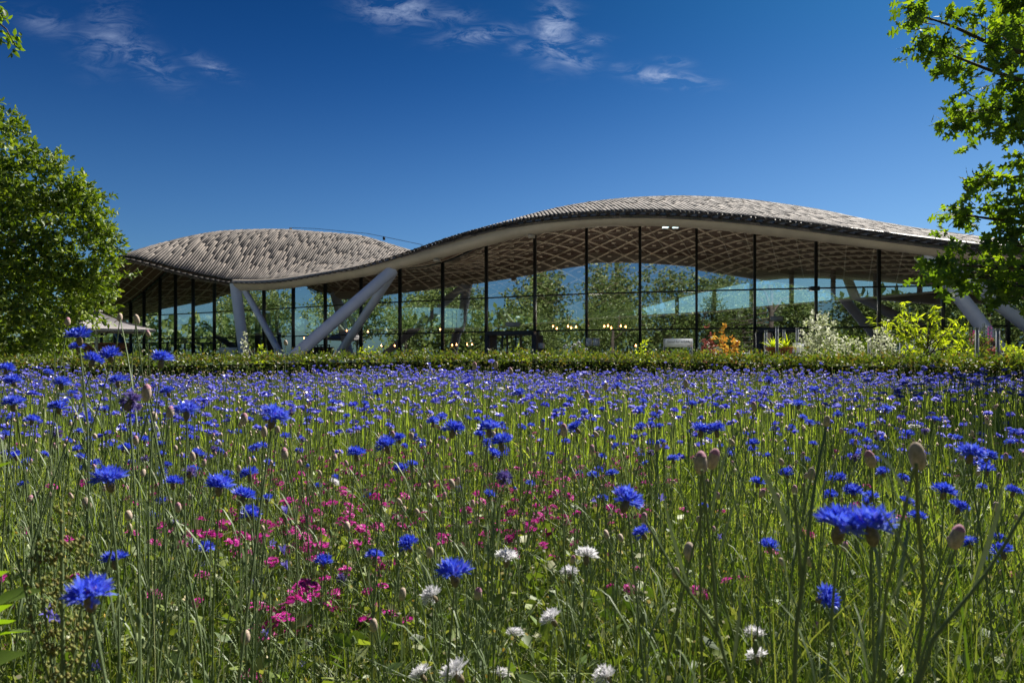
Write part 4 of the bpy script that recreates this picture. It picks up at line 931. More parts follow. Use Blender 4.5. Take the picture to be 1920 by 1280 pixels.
for i in range(6): v_, f_ = floret(5, 1.0, rng.normal()*.001); FLO.append(MB().add(v_, f_).mesh('floret', M['blue']))
_c = MB()
for i in range(16):
    a = rng.random()*2*PI; q_ = rng.random()*.004; bx, by = q_*math.cos(a), q_*math.sin(a)
    _c.add([(bx-.0006,by,0),(bx+.0006,by,0),(bx,by+.001,0),(bx*2,by*2,rng.uniform(.008,.0125))], [(0,1,3),(1,2,3),(2,0,3)])
CORE = _c.mesh('petals', M['violet'])
def plant(P, kind, label, cat, name, group=None, hero=False, size=1.0, seed=None, tilt=None, big=False):
    """a single flower whose head is at P"""
    seed = rng.integers(1e6) if seed is None else seed; r = np.random.default_rng(seed)
    P = np.array(P, float); lean = r.normal(size=2)*(.08 if hero else .14); top = np.array([0,0,P[2]])
    base = np.array([P[0]-lean[0]*P[2], P[1]-lean[1]*P[2], 0.0])
    ax = Vector((P-base)); h = ax.length; q = ax.to_track_quat('Z', 'X')
    t = thing(name, label, cat, base, group); t.rotation_mode = 'QUATERNION'; t.rotation_quaternion = q
    lib = ST if hero or P[1] < 2.2 else STL
    sth = h-.017*size
    ob('stem', lib[seed % len(lib)], t, (0,0,0), (0,0,0), (1,1,sth))
    tl = tilt if tilt is not None else (r.normal()*.22+.0, r.normal()*.22, r.random()*6.28)
    if kind == 'bud':
        ob('bud', bud_me, t, (0,0,h), tl[:2]+(0,), (size*.95,size*.95,size*r.uniform(.9,1.15))); k = r.random()
        if k < .5: ob('bud_tip', budt_me if k < .42 or size*P[2] > .85 else budb_me, t, (0,0,h), tl[:2]+(0,), (size,)*3)
    else:
        me = {'blue': BL if hero else BLm, 'white': WB, 'faded': FB}[kind]
        po = ob('petals', CORE if big else me[seed % len(me)], t, (0,0,h), tl, (size,)*3)
        if big:
            for (cnt_, el, s_) in ((13,.14,1.06),(11,.58,1.0),(9,1.0,.84)):
                for i in range(cnt_):
                    a = (i+r.uniform(-.3,.3))/cnt_*2*PI
                    ob('floret', FLO[r.integers(6)], po, (0,0,0), Euler((el+r.normal()*.14, r.normal()*.5, a)), (s_*r.uniform(.88,1.08),)*3)
        ob('calyx', calyx_me if hero else calyx_lo, t, (0,0,h), tl, (size*.80,)*3)
    if hero:
        for _ in range(r.integers(1, 4)): ob('leaf', leaf_big, t, (0,0,h*r.uniform(.35,.85)), (r.uniform(-.2,.4),0,r.random()*6.28), (1,)*3)
    return t
def place(sx, sy, w, wr=.042): return Wn(sx, sy, wr*1280/w)
# blooms one can pick out: x, y, width in the picture, words that tell it apart
HB = [(148,632,45,'highest blue cornflower at far left, level with the parasol'),(146,652,30,'half hidden blue cornflower directly under the highest one at far left'),(175,676,36,'blue cornflower before the hedge below the parasol pole'),(208,667,40,'ragged blue cornflower overlapping the hedge below the parasol'),(303,675,43,'round blue cornflower standing clear against the hedge at left'),(12,692,30,'blue cornflower cut by the left picture edge near the hedge'),(25,757,44,'wide blue cornflower at the left edge below the hedge'),(25,715,32,'flat blue cornflower above the wide one at the left edge'),(115,720,34,'flat blue cornflower right of the left edge pair'),(110,764,34,'blue cornflower left of the pale faded bloom'),(315,735,28,'small blue cornflower below the round one against the hedge'),(220,715,34,'blue cornflower between two pinkish buds at left'),(350,772,50,'loose blue cornflower leaning among buds at left'),(512,783,60,'large pale rimmed blue cornflower left of centre with a bud beneath'),(205,900,62,'dark blue cornflower in the lower left on a brown cup'),(412,912,52,'domed blue cornflower left of centre'),(456,931,46,'blue cornflower touching the domed one, to its lower right'),(467,890,36,'upright blue cornflower above the domed pair'),(470,965,40,'blue cornflower below the domed pair'),(325,905,36,'small bright blue cornflower right of the lower left large one'),(290,967,22,'small blue cornflower among stalks at lower left'),(215,1050,46,'blue cornflower above the biggest lower left bloom'),(168,1117,92,'biggest deep blue cornflower in the lower left corner'),(607,1055,40,'blue cornflower above the magenta clusters'),(702,1043,38,'blue cornflower left of the tall one, above magenta flowers'),(766,1022,42,'blue cornflower tilting up over a brown cup, bottom centre'),(852,1075,66,'spiky bright blue cornflower with drooping petals at bottom centre'),(714,1100,24,'small blue cornflower facing the camera among magenta flowers'),(725,836,44,'blue cornflower in the cluster left of centre, lower one'),(748,822,30,'blue cornflower in the cluster left of centre, upper one'),(668,852,38,'darker blue cornflower leaning left of the central cluster'),(772,872,26,'small blue cornflower below the central cluster'),(752,880,28,'blue cornflower behind buds under the central cluster'),(850,806,45,'blue cornflower with purple heart centre of the meadow'),(917,804,44,'pale blue cornflower next to a pink bud at centre'),(940,831,44,'blue cornflower right of centre cluster, biggest'),(925,852,30,'dark blue cornflower beneath the biggest at centre'),(900,816,24,'small blue cornflower between the centre pair'),(812,792,28,'small blue cornflower left of the purple hearted one'),(975,738,27,'lone dark blue cornflower high at centre'),(1080,803,34,'blue cornflower right of a dark pointed bud'),(1175,940,64,'large light blue cornflower seen from below, right of centre'),(1315,807,40,'blue cornflower with a bee sitting on it'),(1343,807,40,'blue cornflower joined to the one with the bee'),(1412,832,26,'small pale blue cornflower right of the bee'),(1112,893,24,'small flat blue cornflower under the large one at centre right'),(1148,890,28,'small white flecked blue cornflower at centre right'),(1262,862,26,'small blue cornflower left of the two thick buds'),(1205,1000,40,'blue cornflower behind stalks right of centre'),(1575,988,84,'left bloom of the largest blue pair in the right foreground'),(1632,988,86,'right bloom of the largest blue pair in the right foreground'),(1547,1122,56,'round deep blue cornflower facing the camera, lower right'),(1443,1024,38,'blue cornflower left of the largest pair'),(1820,852,50,'blue cornflower far right below the sunny band'),(1852,855,34,'blue cornflower touching another at the far right'),(1420,905,28,'blue cornflower above the left of the largest pair'),(1475,888,28,'flat blue cornflower centre right'),(1600,922,36,'blue cornflower just above the largest pair'),(1558,930,30,'small blue cornflower up left of the largest pair'),(1770,922,42,'blue cornflower right of the tall thick bud'),(1720,970,36,'blue cornflower below right of the largest pair'),(1700,942,32,'small blue cornflower right of the largest pair'),(1798,952,36,'deep blue cornflower above the lone beige bud'),(1880,1035,42,'blue cornflower near the right edge in the lower half'),(1858,1052,26,'small blue cornflower beside the right edge bloom'),(1900,922,30,'blue cornflower cut by the right picture edge'),(1818,1018,34,'flat blue cornflower under the lone beige bud'),(1645,1055,18,'tiny half open blue cornflower under the largest pair'),(1560,900,26,'small flat blue cornflower right side in the shade'),(1655,886,26,'small dark blue cornflower between the two thick buds at right'),(1692,898,26,'blue cornflower behind the thick right bud'),(1320,950,22,'small blue cornflower below the two thick buds'),(1870,1010,28,'blue cornflower above the right edge bloom'),(90,700,20,'tiny blue cornflower left below the hedge'),(60,788,30,'blue cornflower low at the left margin'),(240,842,28,'blue cornflower half hidden by stalks at left'),(28,855,26,'blue cornflower beside the broad leaf at left edge'),(595,912,20,'small blue cornflower over pink flowers left of centre'),(690,930,18,'tiny blue cornflower above the pink carpet')]
for i, (sx, sy, w_, lb) in enumerate(HB):
    tl = None
    if sx == 1547: tl = (1.15, 0, .3)
    if sx == 1175: tl = (-.55, .1, 0)
    if sx == 714: tl = (1.1, .2, 0)
    if sx in (1575, 1632): tl = (.12, .10 if sx > 1600 else -.10, sx)
    if sx in (168, 205, 512, 412, 852): tl = (-.08, .1, sx)
    plant(place(sx, sy, w_), 'blue', lb, 'cornflower', 'cornflower', 'blue cornflowers of the meadow', True, 1.16 if sx in (1575, 1632) else rng.uniform(.95,1.08), 100+i, tl, w_ >= 50)
for sx, sy, w_, lb in [(245,752,60,'faded violet cornflower with hanging florets at left'),(357,884,38,'withered purple cornflower left of the domed bloom'),(945,895,46,'drooping pale violet cornflower under the centre cluster'),(640,1083,28,'dried dark cornflower head above magenta flowers'),(860,915,22,'dried dark purple cornflower head at centre'),(108,812,28,'wilted whitish cornflower on the left'),(545,772,22,'small faded cornflower behind the large left one'),(335,1000,22,'faded cornflower among stalks in the lower left')]:
    plant(place(sx, sy, w_), 'faded', lb, 'cornflower', 'faded_cornflower', 'faded cornflowers', True, .95)
WHL = ['white cornflower low at bottom centre, partly behind stalks','white cornflower right of centre bottom, widest','small white cornflower under the widest one','round white cornflower left of the spiky blue bloom','full white cornflower head above the bottom edge','white cornflower cut by stalks near the bottom','white cornflower touching the bottom edge, left','shaggy white cornflower at the bottom edge','white cornflower at the bottom edge next to the shaggy one','white cornflower at the bottom edge right of centre','white cornflower lower right behind stalks','white cornflower below another at lower right','lone white flower among pink ones left of centre','white flower in the lower right corner']
for (sx, sy, w_), lb in zip([(950,1047,46),(1100,1043,45),(1068,1075,36),(810,1117,44),(1035,1160,44),(965,1190,36),(790,1265,44),(855,1262,60),(940,1265,36),(1135,1268,48),(1415,1190,40),(1420,1232,44),(625,905,22),(1600,1258,28)], WHL):
    plant(place(sx, sy, w_, .040), 'white', lb, 'white cornflower', 'white_cornflower', 'white cornflowers', True, .97, None, (rng.uniform(.0,.7), rng.normal()*.3, rng.random()*6))
HBUD = [(1718,842,40,'biggest thick bud with purple tip on the right'),(1314,858,33,'left one of two thick buds centre right'),(1340,852,31,'right one of two thick buds, blue tipped'),(1630,854,27,'thick bud left of the biggest one on the right'),(1551,784,17,'tall bud bending left on a branched stalk'),(1522,882,19,'bud below the tall branched one'),(1490,914,14,'thin bud on the left branch of the branched stalk'),(1797,996,35,'lone thick beige bud at lower right'),(1292,1024,26,'bud low behind stalks, centre right'),(1868,945,18,'bud near the right edge'),(275,729,24,'thick pink bud above the faded violet bloom'),(225,591,13,'leftmost of the three tall buds over the parasol'),(255,594,15,'middle of three tall buds over the parasol'),(277,623,11,'lowest of three tall buds over the parasol'),(288,776,18,'bud below the thick pink one'),(320,768,19,'bud left of the leaning cornflower'),(458,781,19,'bud standing alone left of the large bloom'),(360,851,15,'bud over the withered head'),(1285,715,13,'tallest pale bud in front of the hedge at centre right'),(1136,721,12,'pale bud in front of the meadow centre right'),(1100,736,12,'pale bud leaning on a side stalk'),(1413,758,14,'pale bud above the far blue band at right'),(1231,764,11,'small pale bud in the far band'),(1057,801,19,'dark pointed bud beside a small cornflower'),(1018,791,12,'fuzzy pale bud right of centre'),(1233,833,14,'reddish pointed bud right of centre'),(533,846,19,'bud below the large left bloom'),(495,804,16,'bud touching the large left bloom'),(806,1030,20,'oval bud right of the tilting cornflower'),(755,1107,19,'dark blue tipped bud at bottom centre'),(897,1108,21,'long dark bud right of the spiky bloom'),(1208,966,16,'bud below the large light blue bloom'),(700,1165,21,'grey green bud over magenta clusters'),(460,1187,24,'dark bud in the lower left, near magenta flowers'),(240,961,18,'pinkish bud in the lower left'),(930,681,11,'small bud in front of the hedge, left of a pair'),(890,683,12,'small pink bud in front of the hedge at centre'),(957,692,10,'small bud in front of the hedge, right of a pair'),(165,944,17,'bud on a long stalk lower left'),(535,640,10,'tiny bud overlapping the hedge'),(127,600,14,'pink bud beside the highest left cornflower'),(1268,1068,19,'bud low centre right between stalks'),(1803,852,12,'bud left of the far right bloom'),(1834,880,12,'bud right of the far right bloom'),(1585,1020,16,'bud under the largest pair, left'),(1518,1048,15,'bud left of the round deep blue bloom'),(1530,1170,16,'bud below the round deep blue bloom')]
for sx, sy, h_, lb in HBUD: plant(place(sx, sy, h_, .0185), 'bud', lb, 'flower bud', 'cornflower_bud', 'cornflower buds', True, 1.0, None, (rng.normal()*.12, rng.normal()*.12, 0))
# bee
p = place(1325, 799, 40); t = thing('bee', 'small brown bee on a blue cornflower right of centre', 'bee', p)
ob('body', MB().lathe([(.0005,-.006),(.0028,-.004),(.0034,0),(.0028,.0035),(.0005,.0065)], 10).mesh('body', pmat('bee_fur', (.35,.14,.03), .9, nscale=600, namt=.6), True), t, None, (PI/2, 0, 1.2))
ob('head', MB().lathe([(.0003,-.002),(.0018,-.001),(.0018,.001),(.0003,.002)], 8, c=(0,0,0)).mesh('head', M['frame'], True), t, (.0068,.002,0))
for s in (-1, 1): ob('wing', mesh_np('wing', [(0,0,.003),(-.004,s*.002,.004),(-.009,s*.005,.005),(-.003,s*.005,.005)], [[[0,1,2,3]]], [M['signwhite']]), t)
for s in (-1, 1): ob('leg', MB().tube([(0,s*.002,-.002),(.001,s*.005,-.004)], .0004, 3).mesh('leg', M['frame']), t)

# scattered individual flowers and buds, nearest first; the rest of the field is one mass
def dens_field(n):
    x, y = in_view(n, 1.5, 12.6); keep = rng.random(len(x)) < np.clip((y-.3)/2.6, .1, 1)*np.where((np.abs(x/y) < .42) & (y < 2.6), .35, 1)
    clump = .55+.45*np.sin(x*1.9+np.sin(y*1.3)*2)*np.cos(y*1.1-x*.6); keep &= rng.random(len(x)) < np.where(y > 3.2, .62+.38*clump, 1)
    x, y = ok_pts(x[keep], y[keep]); z = -np.clip((y-4.5)/4, 0, 1)*.045+np.clip(rng.normal(.765, .06, len(x))-np.where(y < 4.5, np.abs(rng.normal(size=len(x)))*.09, 0), .5, .9)*TALL(x, y)
    return x, y, z
x, y, z = dens_field(8700)
o_ = np.argsort(y); x, y, z = x[o_], y[o_], z[o_]
nind = 300-len(HB)-2
def zone(x, y, what):
    s = x/max(y, .1); side = ['far left','left','centre left','centre','centre right','right','far right'][int(min(6, max(0, (s+.75)/1.5*7)))]
    return f"{what}, {side}, {'front' if y < 2.3 else 'second' if y < 3 else 'third'} part" 
for i in range(nind):
  if rng.random() < .07: plant((x[i],y[i],z[i]), 'faded', zone(x[i],y[i],'small withered violet head on a stalk'), 'cornflower', 'faded_cornflower', zone(x[i],y[i],'withered heads'), False, .75)
  else: plant((x[i],y[i],z[i]), 'blue', zone(x[i],y[i],'small blue cornflower on its own stalk'), 'cornflower', 'cornflower', zone(x[i],y[i],'small blue cornflowers'), False, rng.uniform(.8,1.0))
X_, Y_, Z_ = x[nind:], y[nind:], z[nind:]; n = len(X_)
mbV, mbF, off = [], {}, 0
far_b = []
for s in range(6):
    me = bloom_mesh('petals', 70+s, ('blue_sunlit',), 2); vv = np.zeros(len(me.vertices)*3, np.float32); me.vertices.foreach_get('co', vv)
    far_b.append((vv.reshape(-1,3), [tuple(p.vertices) for p in me.polygons])); bpy.data.meshes.remove(me)
Vs, Fs = [], []; base = 0
for s in range(6):
    m = np.arange(n) % 6 == s; k = m.sum(); D = unit(k)*.25; D[:,2] = 0
    up = np.stack([rng.normal(size=k)*.22, rng.normal(size=k)*.22, np.ones(k)], 1); up /= np.linalg.norm(up, axis=1)[:,None]
    b3 = basis(up, rng.random(k)*6.28); R_ = np.stack([b3[:,:,0], b3[:,:,2], b3[:,:,1]], 2)
    V, F = scatter(far_b[s][0], far_b[s][1], np.stack([X_[m],Y_[m],Z_[m]],1), R_, rng.uniform(.8,1.12,k)*1.02)
    Vs.append(V); Fs += [f+base for f in F]; base += len(V)
o = ob('cornflower_mass', mesh_np('cornflower_mass', np.concatenate(Vs), Fs, [M['blue_sunlit']]), kind='stuff'); o['label'] = 'dense far band of blue cornflower heads up to the hedge'; o['category'] = 'cornflowers'
def stems_mass(x, y, z, name, label, r=.0022, mat='stemfar'):
    n = len(x); lx, ly = rng.normal(size=(2, n))*.085; a = np.array([0, 2.094, 4.189]); V = []
    for tq in (0, .5, 1):
        for q in a: V.append(np.stack([x-lx*(1-tq)**1.5+r*math.cos(q), y-ly*(1-tq)**1.5+r*math.sin(q), z*tq-.004], 1))
    V = np.stack(V, 1).reshape(-1,3); b = (np.arange(n)*9)[:,None]; F = np.concatenate([b+np.array([l*3+i, l*3+(i+1)%3, l*3+3+(i+1)%3, l*3+3+i]) for l in (0,1) for i in range(3)])
    o = ob(name, mesh_np(name, V, [F], [M[mat]]), kind='stuff'); o['label'] = label; o['category'] = 'stems'
stems_mass(X_, Y_, Z_, 'stem_mass', 'thin stems carrying the far cornflower heads')
cal_V = np.array([(0,0,-.018),(.006,0,-.01),(-.003,.0052,-.01),(-.003,-.0052,-.01),(0,0,.001)]); cal_F = [(0,2,1),(0,3,2),(0,1,3),(1,2,4),(2,3,4),(3,1,4)]
V, F = scatter(cal_V, cal_F, np.stack([X_,Y_,Z_],1), np.tile(np.eye(3),(n,1,1)), np.ones(n))
# buds of the field
xb, yb = in_view(7000, 1.2, 11.5); xb, yb = ok_pts(xb, yb); zb = np.clip(rng.normal(.74, .075, len(xb)), .4, .98)
o_ = np.argsort(yb); xb, yb, zb = xb[o_], yb[o_], zb[o_]; nb_ = 200
for i in range(nb_): plant((xb[i],yb[i],zb[i]), 'bud', zone(xb[i],yb[i],'small closed bud on thin stalk'), 'flower bud', 'cornflower_bud', zone(xb[i],yb[i],'small closed buds'), False, rng.uniform(.5,.85))
bV = np.array([(0,0,-.016),(.007,0,-.006),(-.0035,.006,-.006),(-.0035,-.006,-.006),(0,0,.006)])
V2, F2 = scatter(bV, cal_F, np.stack([xb,yb,zb],1)[nb_:], np.tile(np.eye(3),(len(xb)-nb_,1,1)), rng.uniform(.6,.95,len(xb)-nb_))
o = ob('bud_mass', mesh_np('bud_mass', np.r_[V, V2], [np.r_[a, b+len(V)] for a, b in zip(F, F2)], [M['bud']]), kind='stuff'); o['label'] = 'countless tiny beige buds through the far meadow'; o['category'] = 'buds'
stems_mass(xb[nb_:], yb[nb_:], zb[nb_:], 'bud_stem_mass', 'thin stalks of the small far buds')
# white specks among the far blue
k = 130; xw, yw = in_view(k, 2.8, 9); xw, yw = ok_pts(xw, yw); m = len(xw); zw = rng.uniform(.6,.78,m)
V, F = scatter(far_b[0][0], far_b[0][1], np.stack([xw,yw,zw],1), np.stack([basis(np.tile([0,0,1.],(m,1)), rng.random(m)*6)[:,:,j] for j in (0,2,1)],2), rng.uniform(.6,.9,m))
o = ob('white_flower_mass', mesh_np('white_flower_mass', V, F, [M['whitepetal']]), kind='stuff'); o['label'] = 'scattered small white cornflower heads in the far meadow'; o['category'] = 'white flowers'

# magenta catchfly clusters
def pink_mesh(seed, nf=14):
    r = np.random.default_rng(seed); mb = MB()
    for i in range(nf):
        a = r.random()*2*PI; q = r.random()**.5*.019; c = np.array([q*math.cos(a), q*math.sin(a), .012-(q/.019)**2*.009+r.normal()*.0015]); tl = np.array([c[0]*14, c[1]*14, 1.0])+r.normal(size=3)*.25; tl /= np.linalg.norm(tl)
        B3 = basis(tl[None], np.array([r.random()*6]))[0]; R_ = np.stack([B3[:,0], B3[:,2], B3[:,1]], 1)
        for j in range(5):
            an = j*1.2566; ca, sa = math.cos(an), math.sin(an); V = np.array([(0,0,0),(-.0028,.0052,.0006),(0,.0064,.001),(.0028,.0052,.0006)])@np.array([[ca,-sa,0],[sa,ca,0],[0,0,1]]).T
            mb.add(V@R_.T+c, [(0,3,2,1)], 0)
        mb.add([c+np.array(v) for v in ((-.0006,0,0),(.0006,0,0),(0,0,-.010))], [(0,1,2)], 1)
    return mb.mesh('flower_cluster', [M['pink'], M['calyx']])
PK = [pink_mesh(200+i, 14+i*3) for i in range(6)]
pst = [stem_me(300+i, 4, 6, .0016, 5) for i in range(4)]
pinks = [(560,1120,36),(595,1125,30),(520,1150,34),(565,1170,30),(500,1200,30),(470,1150,26),(600,1090,24),(660,1175,26),(700,1165,24),(20,1210,26),(40,1255,24),(60,1235,20),(420,985,26),(300,1010,20),(440,1040,24),(610,1010,24),(575,975,22),(530,980,20),(660,985,20),(955,1000,22),(1040,975,22),(1030,1000,22),(970,1020,20),(575,1105,42),(550,1135,45),(530,1165,40),(485,1142,34),(512,1175,34),(545,1190,30),(628,1115,26),(625,1150,28),(685,1170,34),(712,1200,26),(700,1085,24),(395,1010,40),(360,1005,30),(340,1025,24),(600,1030,30),(570,1010,26),(590,995,22),(680,1000,26),(690,1015,22),(655,1032,18),(745,1000,18),(555,995,22),(470,1010,20),(425,1100,18),(335,1200,18),(20,1240,30),(15,1225,26),(5,1255,24),(468,1275,34),(1000,985,28),(1010,970,22),(990,995,20),(1025,960,20),(985,965,18),(1530,1160,22),(1545,1198,22),(1560,1220,16),(1500,1160,18),(1330,1075,16),(1250,1030,18),(1270,1028,16),(1180,1120,22),(1145,1145,16),(1780,1270,24),(45,1000,22),(1090,1145,14),(760,1170,30),(735,1060,24),(545,1030,24),(640,1140,14)]
nP = 0
for sx, sy, w_ in pinks:
    p = place(sx, sy, w_, .043); p[2] = max(p[2], .22)
    t = thing('pink_flower', (f'larger magenta catchfly cluster low among the stalks, ' + ('bottom left corner' if sx < 100 else 'left third' if sx < 450 else 'left of centre' if sx < 780 else 'centre right' if sx < 1200 else 'right third') + (', upper row' if sy < 1060 else ', lower row')), 'pink flower', (p[0], p[1], 0), 'larger magenta flower clusters')
    ob('stem', pst[nP % 4], t, None, (0,0,rng.random()*6), (1,1,p[2])); ob('flower_cluster', PK[nP % 6], t, (0,0,p[2]), (rng.uniform(.1,.6), rng.normal()*.25, rng.random()*6), (rng.uniform(1.1,1.35),)*3); nP += 1
cx_ = rng.random(1400); k = 0
xs_, ys_ = in_view(4200, 1.5, 6.0)
sxp = 960+xs_/ys_*1280
pr = np.exp(-((sxp-620)/190)**2)*np.exp(-((ys_-2.5)/1.3)**2)*1.2+np.exp(-((sxp-1040)/170)**2)*np.exp(-((ys_-2.9)/1.2)**2)*1.0+np.exp(-((sxp-300)/90)**2)*.25*np.exp(-((ys_-2.4)/.8)**2)+.04
keep = rng.random(len(xs_)) < pr; xs_, ys_ = xs_[keep], ys_[keep]; o_ = np.argsort(ys_); xs_, ys_ = xs_[o_], ys_[o_]
zs_ = rng.uniform(.34, .56, len(xs_))
for x1, y1, z1 in list(zip(xs_, ys_, zs_))[:240]:
    sd_ = 'left of centre' if x1/y1 < -.08 else 'right of centre'
    t = thing('pink_flower', zone(x1, y1, 'small magenta catchfly cluster low in the pink patch'), 'pink flower', (x1, y1, 0), zone(x1, y1, 'small magenta clusters'))
    ob('stem', pst[nP % 4], t, None, (0,0,rng.random()*6), (1,1,z1)); ob('flower_cluster', PK[nP % 6], t, (0,0,z1), (rng.uniform(.1,.6), rng.normal()*.3, rng.random()*6), (rng.uniform(.6,1.1),)*3); nP += 1
if len(xs_) > 240:
    xr, yr, zr = xs_[240:], ys_[240:], zs_[240:]; me = PK[0]; vv = np.zeros(len(me.vertices)*3, np.float32); me.vertices.foreach_get('co', vv)
    m = len(xr); V, F = scatter(vv.reshape(-1,3), [tuple(p.vertices) for p in me.polygons if len(p.vertices) == 4], np.stack([xr,yr,zr],1), basis(unit(m)*.4+np.array([0,1,.2]), rng.random(m)*.5), rng.uniform(.6,.9,m))
    o = ob('pink_flower_mass', mesh_np('pink_flower_mass', V, F, [M['pink']]), kind='stuff'); o['label'] = 'farther small magenta flower clusters in the meadow'; o['category'] = 'pink flowers'
# violet bell flowers
bell = MB()
for j in range(5):
    a = j*1.2566; c, s = math.cos(a), math.sin(a); c2, s2 = math.cos(a+.5), math.sin(a+.5); c3, s3 = math.cos(a-.5), math.sin(a-.5)
    bell.add([(0,0,0),(c3*.004,s3*.004,.010),(c2*.004,s2*.004,.010),(c3*.008,s3*.008,.018),(c2*.008,s2*.008,.018),(c*.013,s*.013,.022)], [(0,1,2),(1,3,4,2),(3,5,4)])
bell = bell.mesh('petals', M['faded2'] if 'faded2' in M else leafmat('violet_bell', [(.16,.14,.62),(.26,.22,.72)], .35, None, .02))
for k, (sx, sy, w_) in enumerate([(537,965,20),(533,1040,20),(540,1068,20),(505,1020,16),(102,1155,26),(115,1170,22),(92,1168,20),(190,1255,24),(565,1250,18),(1105,940,14),(1238,940,18),(1222,1130,14),(1240,1125,14),(1355,1010,14),(1350,1015,12),(1065,865,10),(1195,848,12),(850,1180,10),(480,1100,16),(500,1198,20),(360,1020,14),(385,1062,14),(600,1180,14),(420,1060,14)]):
    p = place(sx, sy, w_, .024); p[2] = max(p[2], .2); t = thing('bell_flower', 'small violet blue bell shaped flower low in the meadow', 'bell flower', (p[0], p[1], 0), 'small violet bell flowers')
    ob('stem', pst[k % 4], t, None, None, (1,1,p[2])); ob('petals', bell, t, (0,0,p[2]), (rng.uniform(0,.9), rng.normal()*.5, 0), (1.0,)*3)
# dock seed head at lower left, broad leaved weeds at the left edge
t = thing('dock_plant', 'tall dock with a knobbly green brown seed head at lower left', 'dock plant', (*Wn(115,1000,.80)[:2], 0))
p = Wn(115, 945, .80); ht = p[2]; mb = MB(); zz = []
for k in range(520):
    br = rng.integers(5); u = rng.random(); off = np.array([(0,0),(.035,.01),(-.03,.02),(.06,-.01),(-.055,0)][br])*(1-(1-u)**2*.6)*1.0
    hgt = ht-u*.17-(0 if br == 0 else .035*(1+abs(off[0])*6)) ; a = rng.random()*6.28; q = .006+rng.random()*.005
    c = np.array([off[0]*(1-.8*u)+q*math.cos(a), off[1]*(1-.8*u)+q*math.sin(a), hgt]); s = rng.uniform(.0016,.0030)
    mb.add([c+np.array(v)*s for v in ((1,0,0),(-1,0,0),(0,1,0),(0,-1,0),(0,0,1.2),(0,0,-1.2))], [(0,2,4),(2,1,4),(1,3,4),(3,0,4),(2,0,5),(1,2,5),(3,1,5),(0,3,5)])
ob('seed_head', mb.mesh('seed_head', M['dock']), t, kind='stuff')
ob('stem', MB().tube([(0,0,0),(.004,0,ht*.5),(0,0,ht)], [.004,.0035,.0015], 6).mesh('stem', M['stem']), t)
for off in (.035,-.03,.06,-.055): ob('branchlet', MB().tube([(0,0,ht-.26),(off*.5,0,ht-.16),(off,0,ht-.05)], .0014, 4).mesh('branchlet', M['stem']), t)
bl_V = [(0,0,0),(-.16,.25,.03),(0,.25,0),(.16,.25,.03),(-.17,.6,.02),(0,.6,-.02),(.17,.6,.02),(0,1,-.08)]; bl_F = [(0,2,1),(0,3,2),(1,2,5,4),(2,3,6,5),(4,5,7),(5,6,7)]
for lb, bx, by, tips in [('broad leaved weed at the left picture edge, upper', -.66, .80, [((8,890),.10),((20,855),.09),((-20,870),.1),((-10,930),.1)]),('broad leaved weed in the lower left corner', -.74, .86, [((30,1120),.10),((60,1170),.10),((20,1060),.09),((45,1215),.11),((0,1180),.12),((80,1100),.07),((35,1150),.1)])]:
    t = thing('broadleaf_weed', lb, 'weed', (bx, by, 0)); hh = Wn(*tips[0][0], by)[2]-.03
    ob('stem', MB().tube([(0,0,0),(.01,0,hh*.5),(0,0,hh)], [.004,.003,.002], 6).mesh('stem', M['stem']), t)
    for (sx, sy), L_ in tips:
        tip = Wn(sx, sy, by)-np.array((bx,by,0)); dv = np.array([tip[0], rng.normal()*.02, .045]); dv /= np.linalg.norm(dv); st_ = tip-dv*L_
        V, F = scatter(bl_V, bl_F, st_[None], basis(dv[None], np.array([rng.normal()*.5])), np.array([L_]))
        ob('leaf', mesh_np('leaf', V, F, [M['leaf_oak']]), t); ob('leaf_stalk', MB().tube([(0,0,max(.05,st_[2]-.06)), st_], .0012, 4).mesh('leaf_stalk', M['stem']), t)
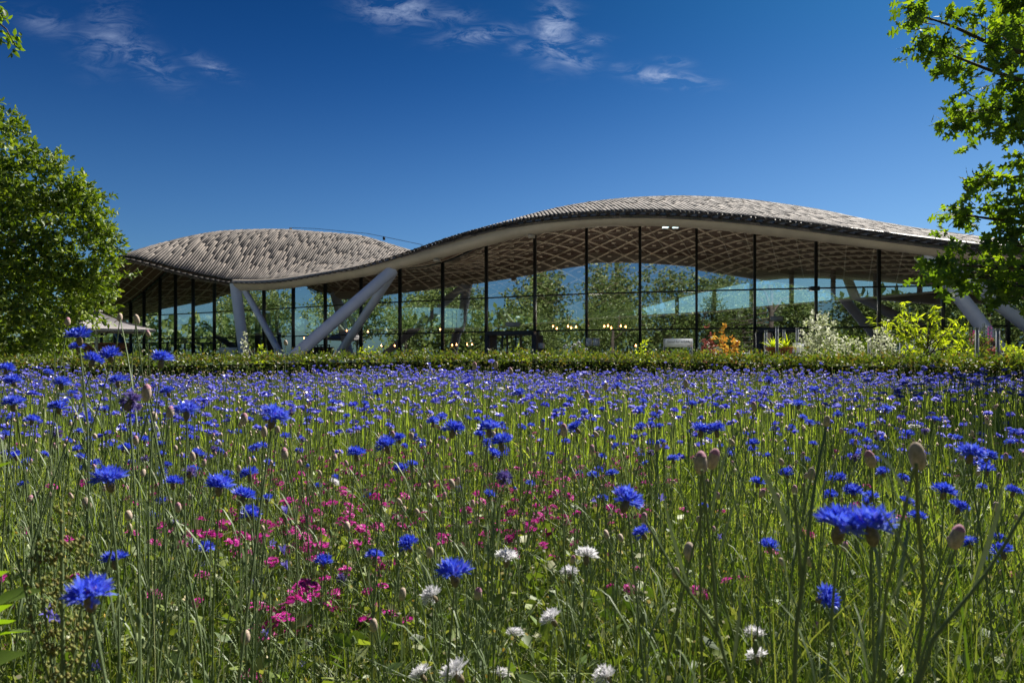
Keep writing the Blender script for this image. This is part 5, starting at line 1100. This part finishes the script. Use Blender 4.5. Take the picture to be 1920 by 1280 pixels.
# tall branching stalks in the right and left foreground
def stalk(label, pts, r0=.0022):
    t = thing('tall_stalk', label, 'flower stalk', (*Wn(*pts[0][-1])[:2]*1, 0)) if False else None
    b0 = Wn(*pts[0][0]); b0[2] = 0
    t = thing('tall_stalk', label, 'flower stalk', b0)
    for i, br in enumerate(pts):
        q = np.array([Wn(*p) for p in br])-b0
        if i == 0: q = np.r_[[[0,0,0]], q]
        tt_ = np.linspace(0, len(q)-1, 10); cu = np.stack([np.interp(tt_, range(len(q)), q[:,k]) for k in range(3)], 1); cu[1:-1] = (cu[:-2]+2*cu[1:-1]+cu[2:])/4
        ob('stem' if i == 0 else 'side_stem', MB().tube(cu, np.linspace(r0 if i == 0 else r0*.8, r0*.6, 10), 6).mesh('stem', M['stem'], True), t)
        for k in (3, 6):
            dv = cu[k+1]-cu[k]; dv = dv/np.linalg.norm(dv)+np.array([rng.choice([-1,1])*.35, 0, 0]); V, F = scatter([(0,0,0),(-.022,.3,.02),(.022,.3,.02),(-.02,.65,.02),(.02,.65,.02),(0,1,-.03)], [(0,2,1),(1,2,4,3),(3,4,5)], cu[k][None], basis(dv[None]/np.linalg.norm(dv), np.array([rng.random()*3])), np.array([.10]))
            ob('leaf', mesh_np('leaf', V, F, [M['stem']]), t)
stalk('thick branching green stalk rising to three buds at right', [[(1480,1270,.62),(1500,1130,.62),(1515,1000,.62),(1528,900,.64),(1549,800,.66)],[(1505,1110,.62),(1495,1000,.62),(1490,925,.62)]])
stalk('pair of long stalks crossing at lower right, leaning right', [[(1700,1270,.55),(1760,1180,.55),(1850,1080,.55),(1925,950,.55)],[(1720,1240,.55),(1735,1120,.55),(1720,960,.52),(1718,870,.48)]], .0021)
stalk('long dark stalk leaning left across the centre right', [[(1385,1270,.62),(1340,1170,.62),(1275,1090,.62),(1210,975,.64)],[(1345,1180,.62),(1335,1050,.62),(1316,880,.62)]], .002)
stalk('forked tall stalk at the left holding two high buds', [[(265,1270,1.3),(262,1000,1.3),(258,760,1.3),(226,600,1.5)],[(258,800,1.3),(245,700,1.4),(255,603,1.4)]], .0018)
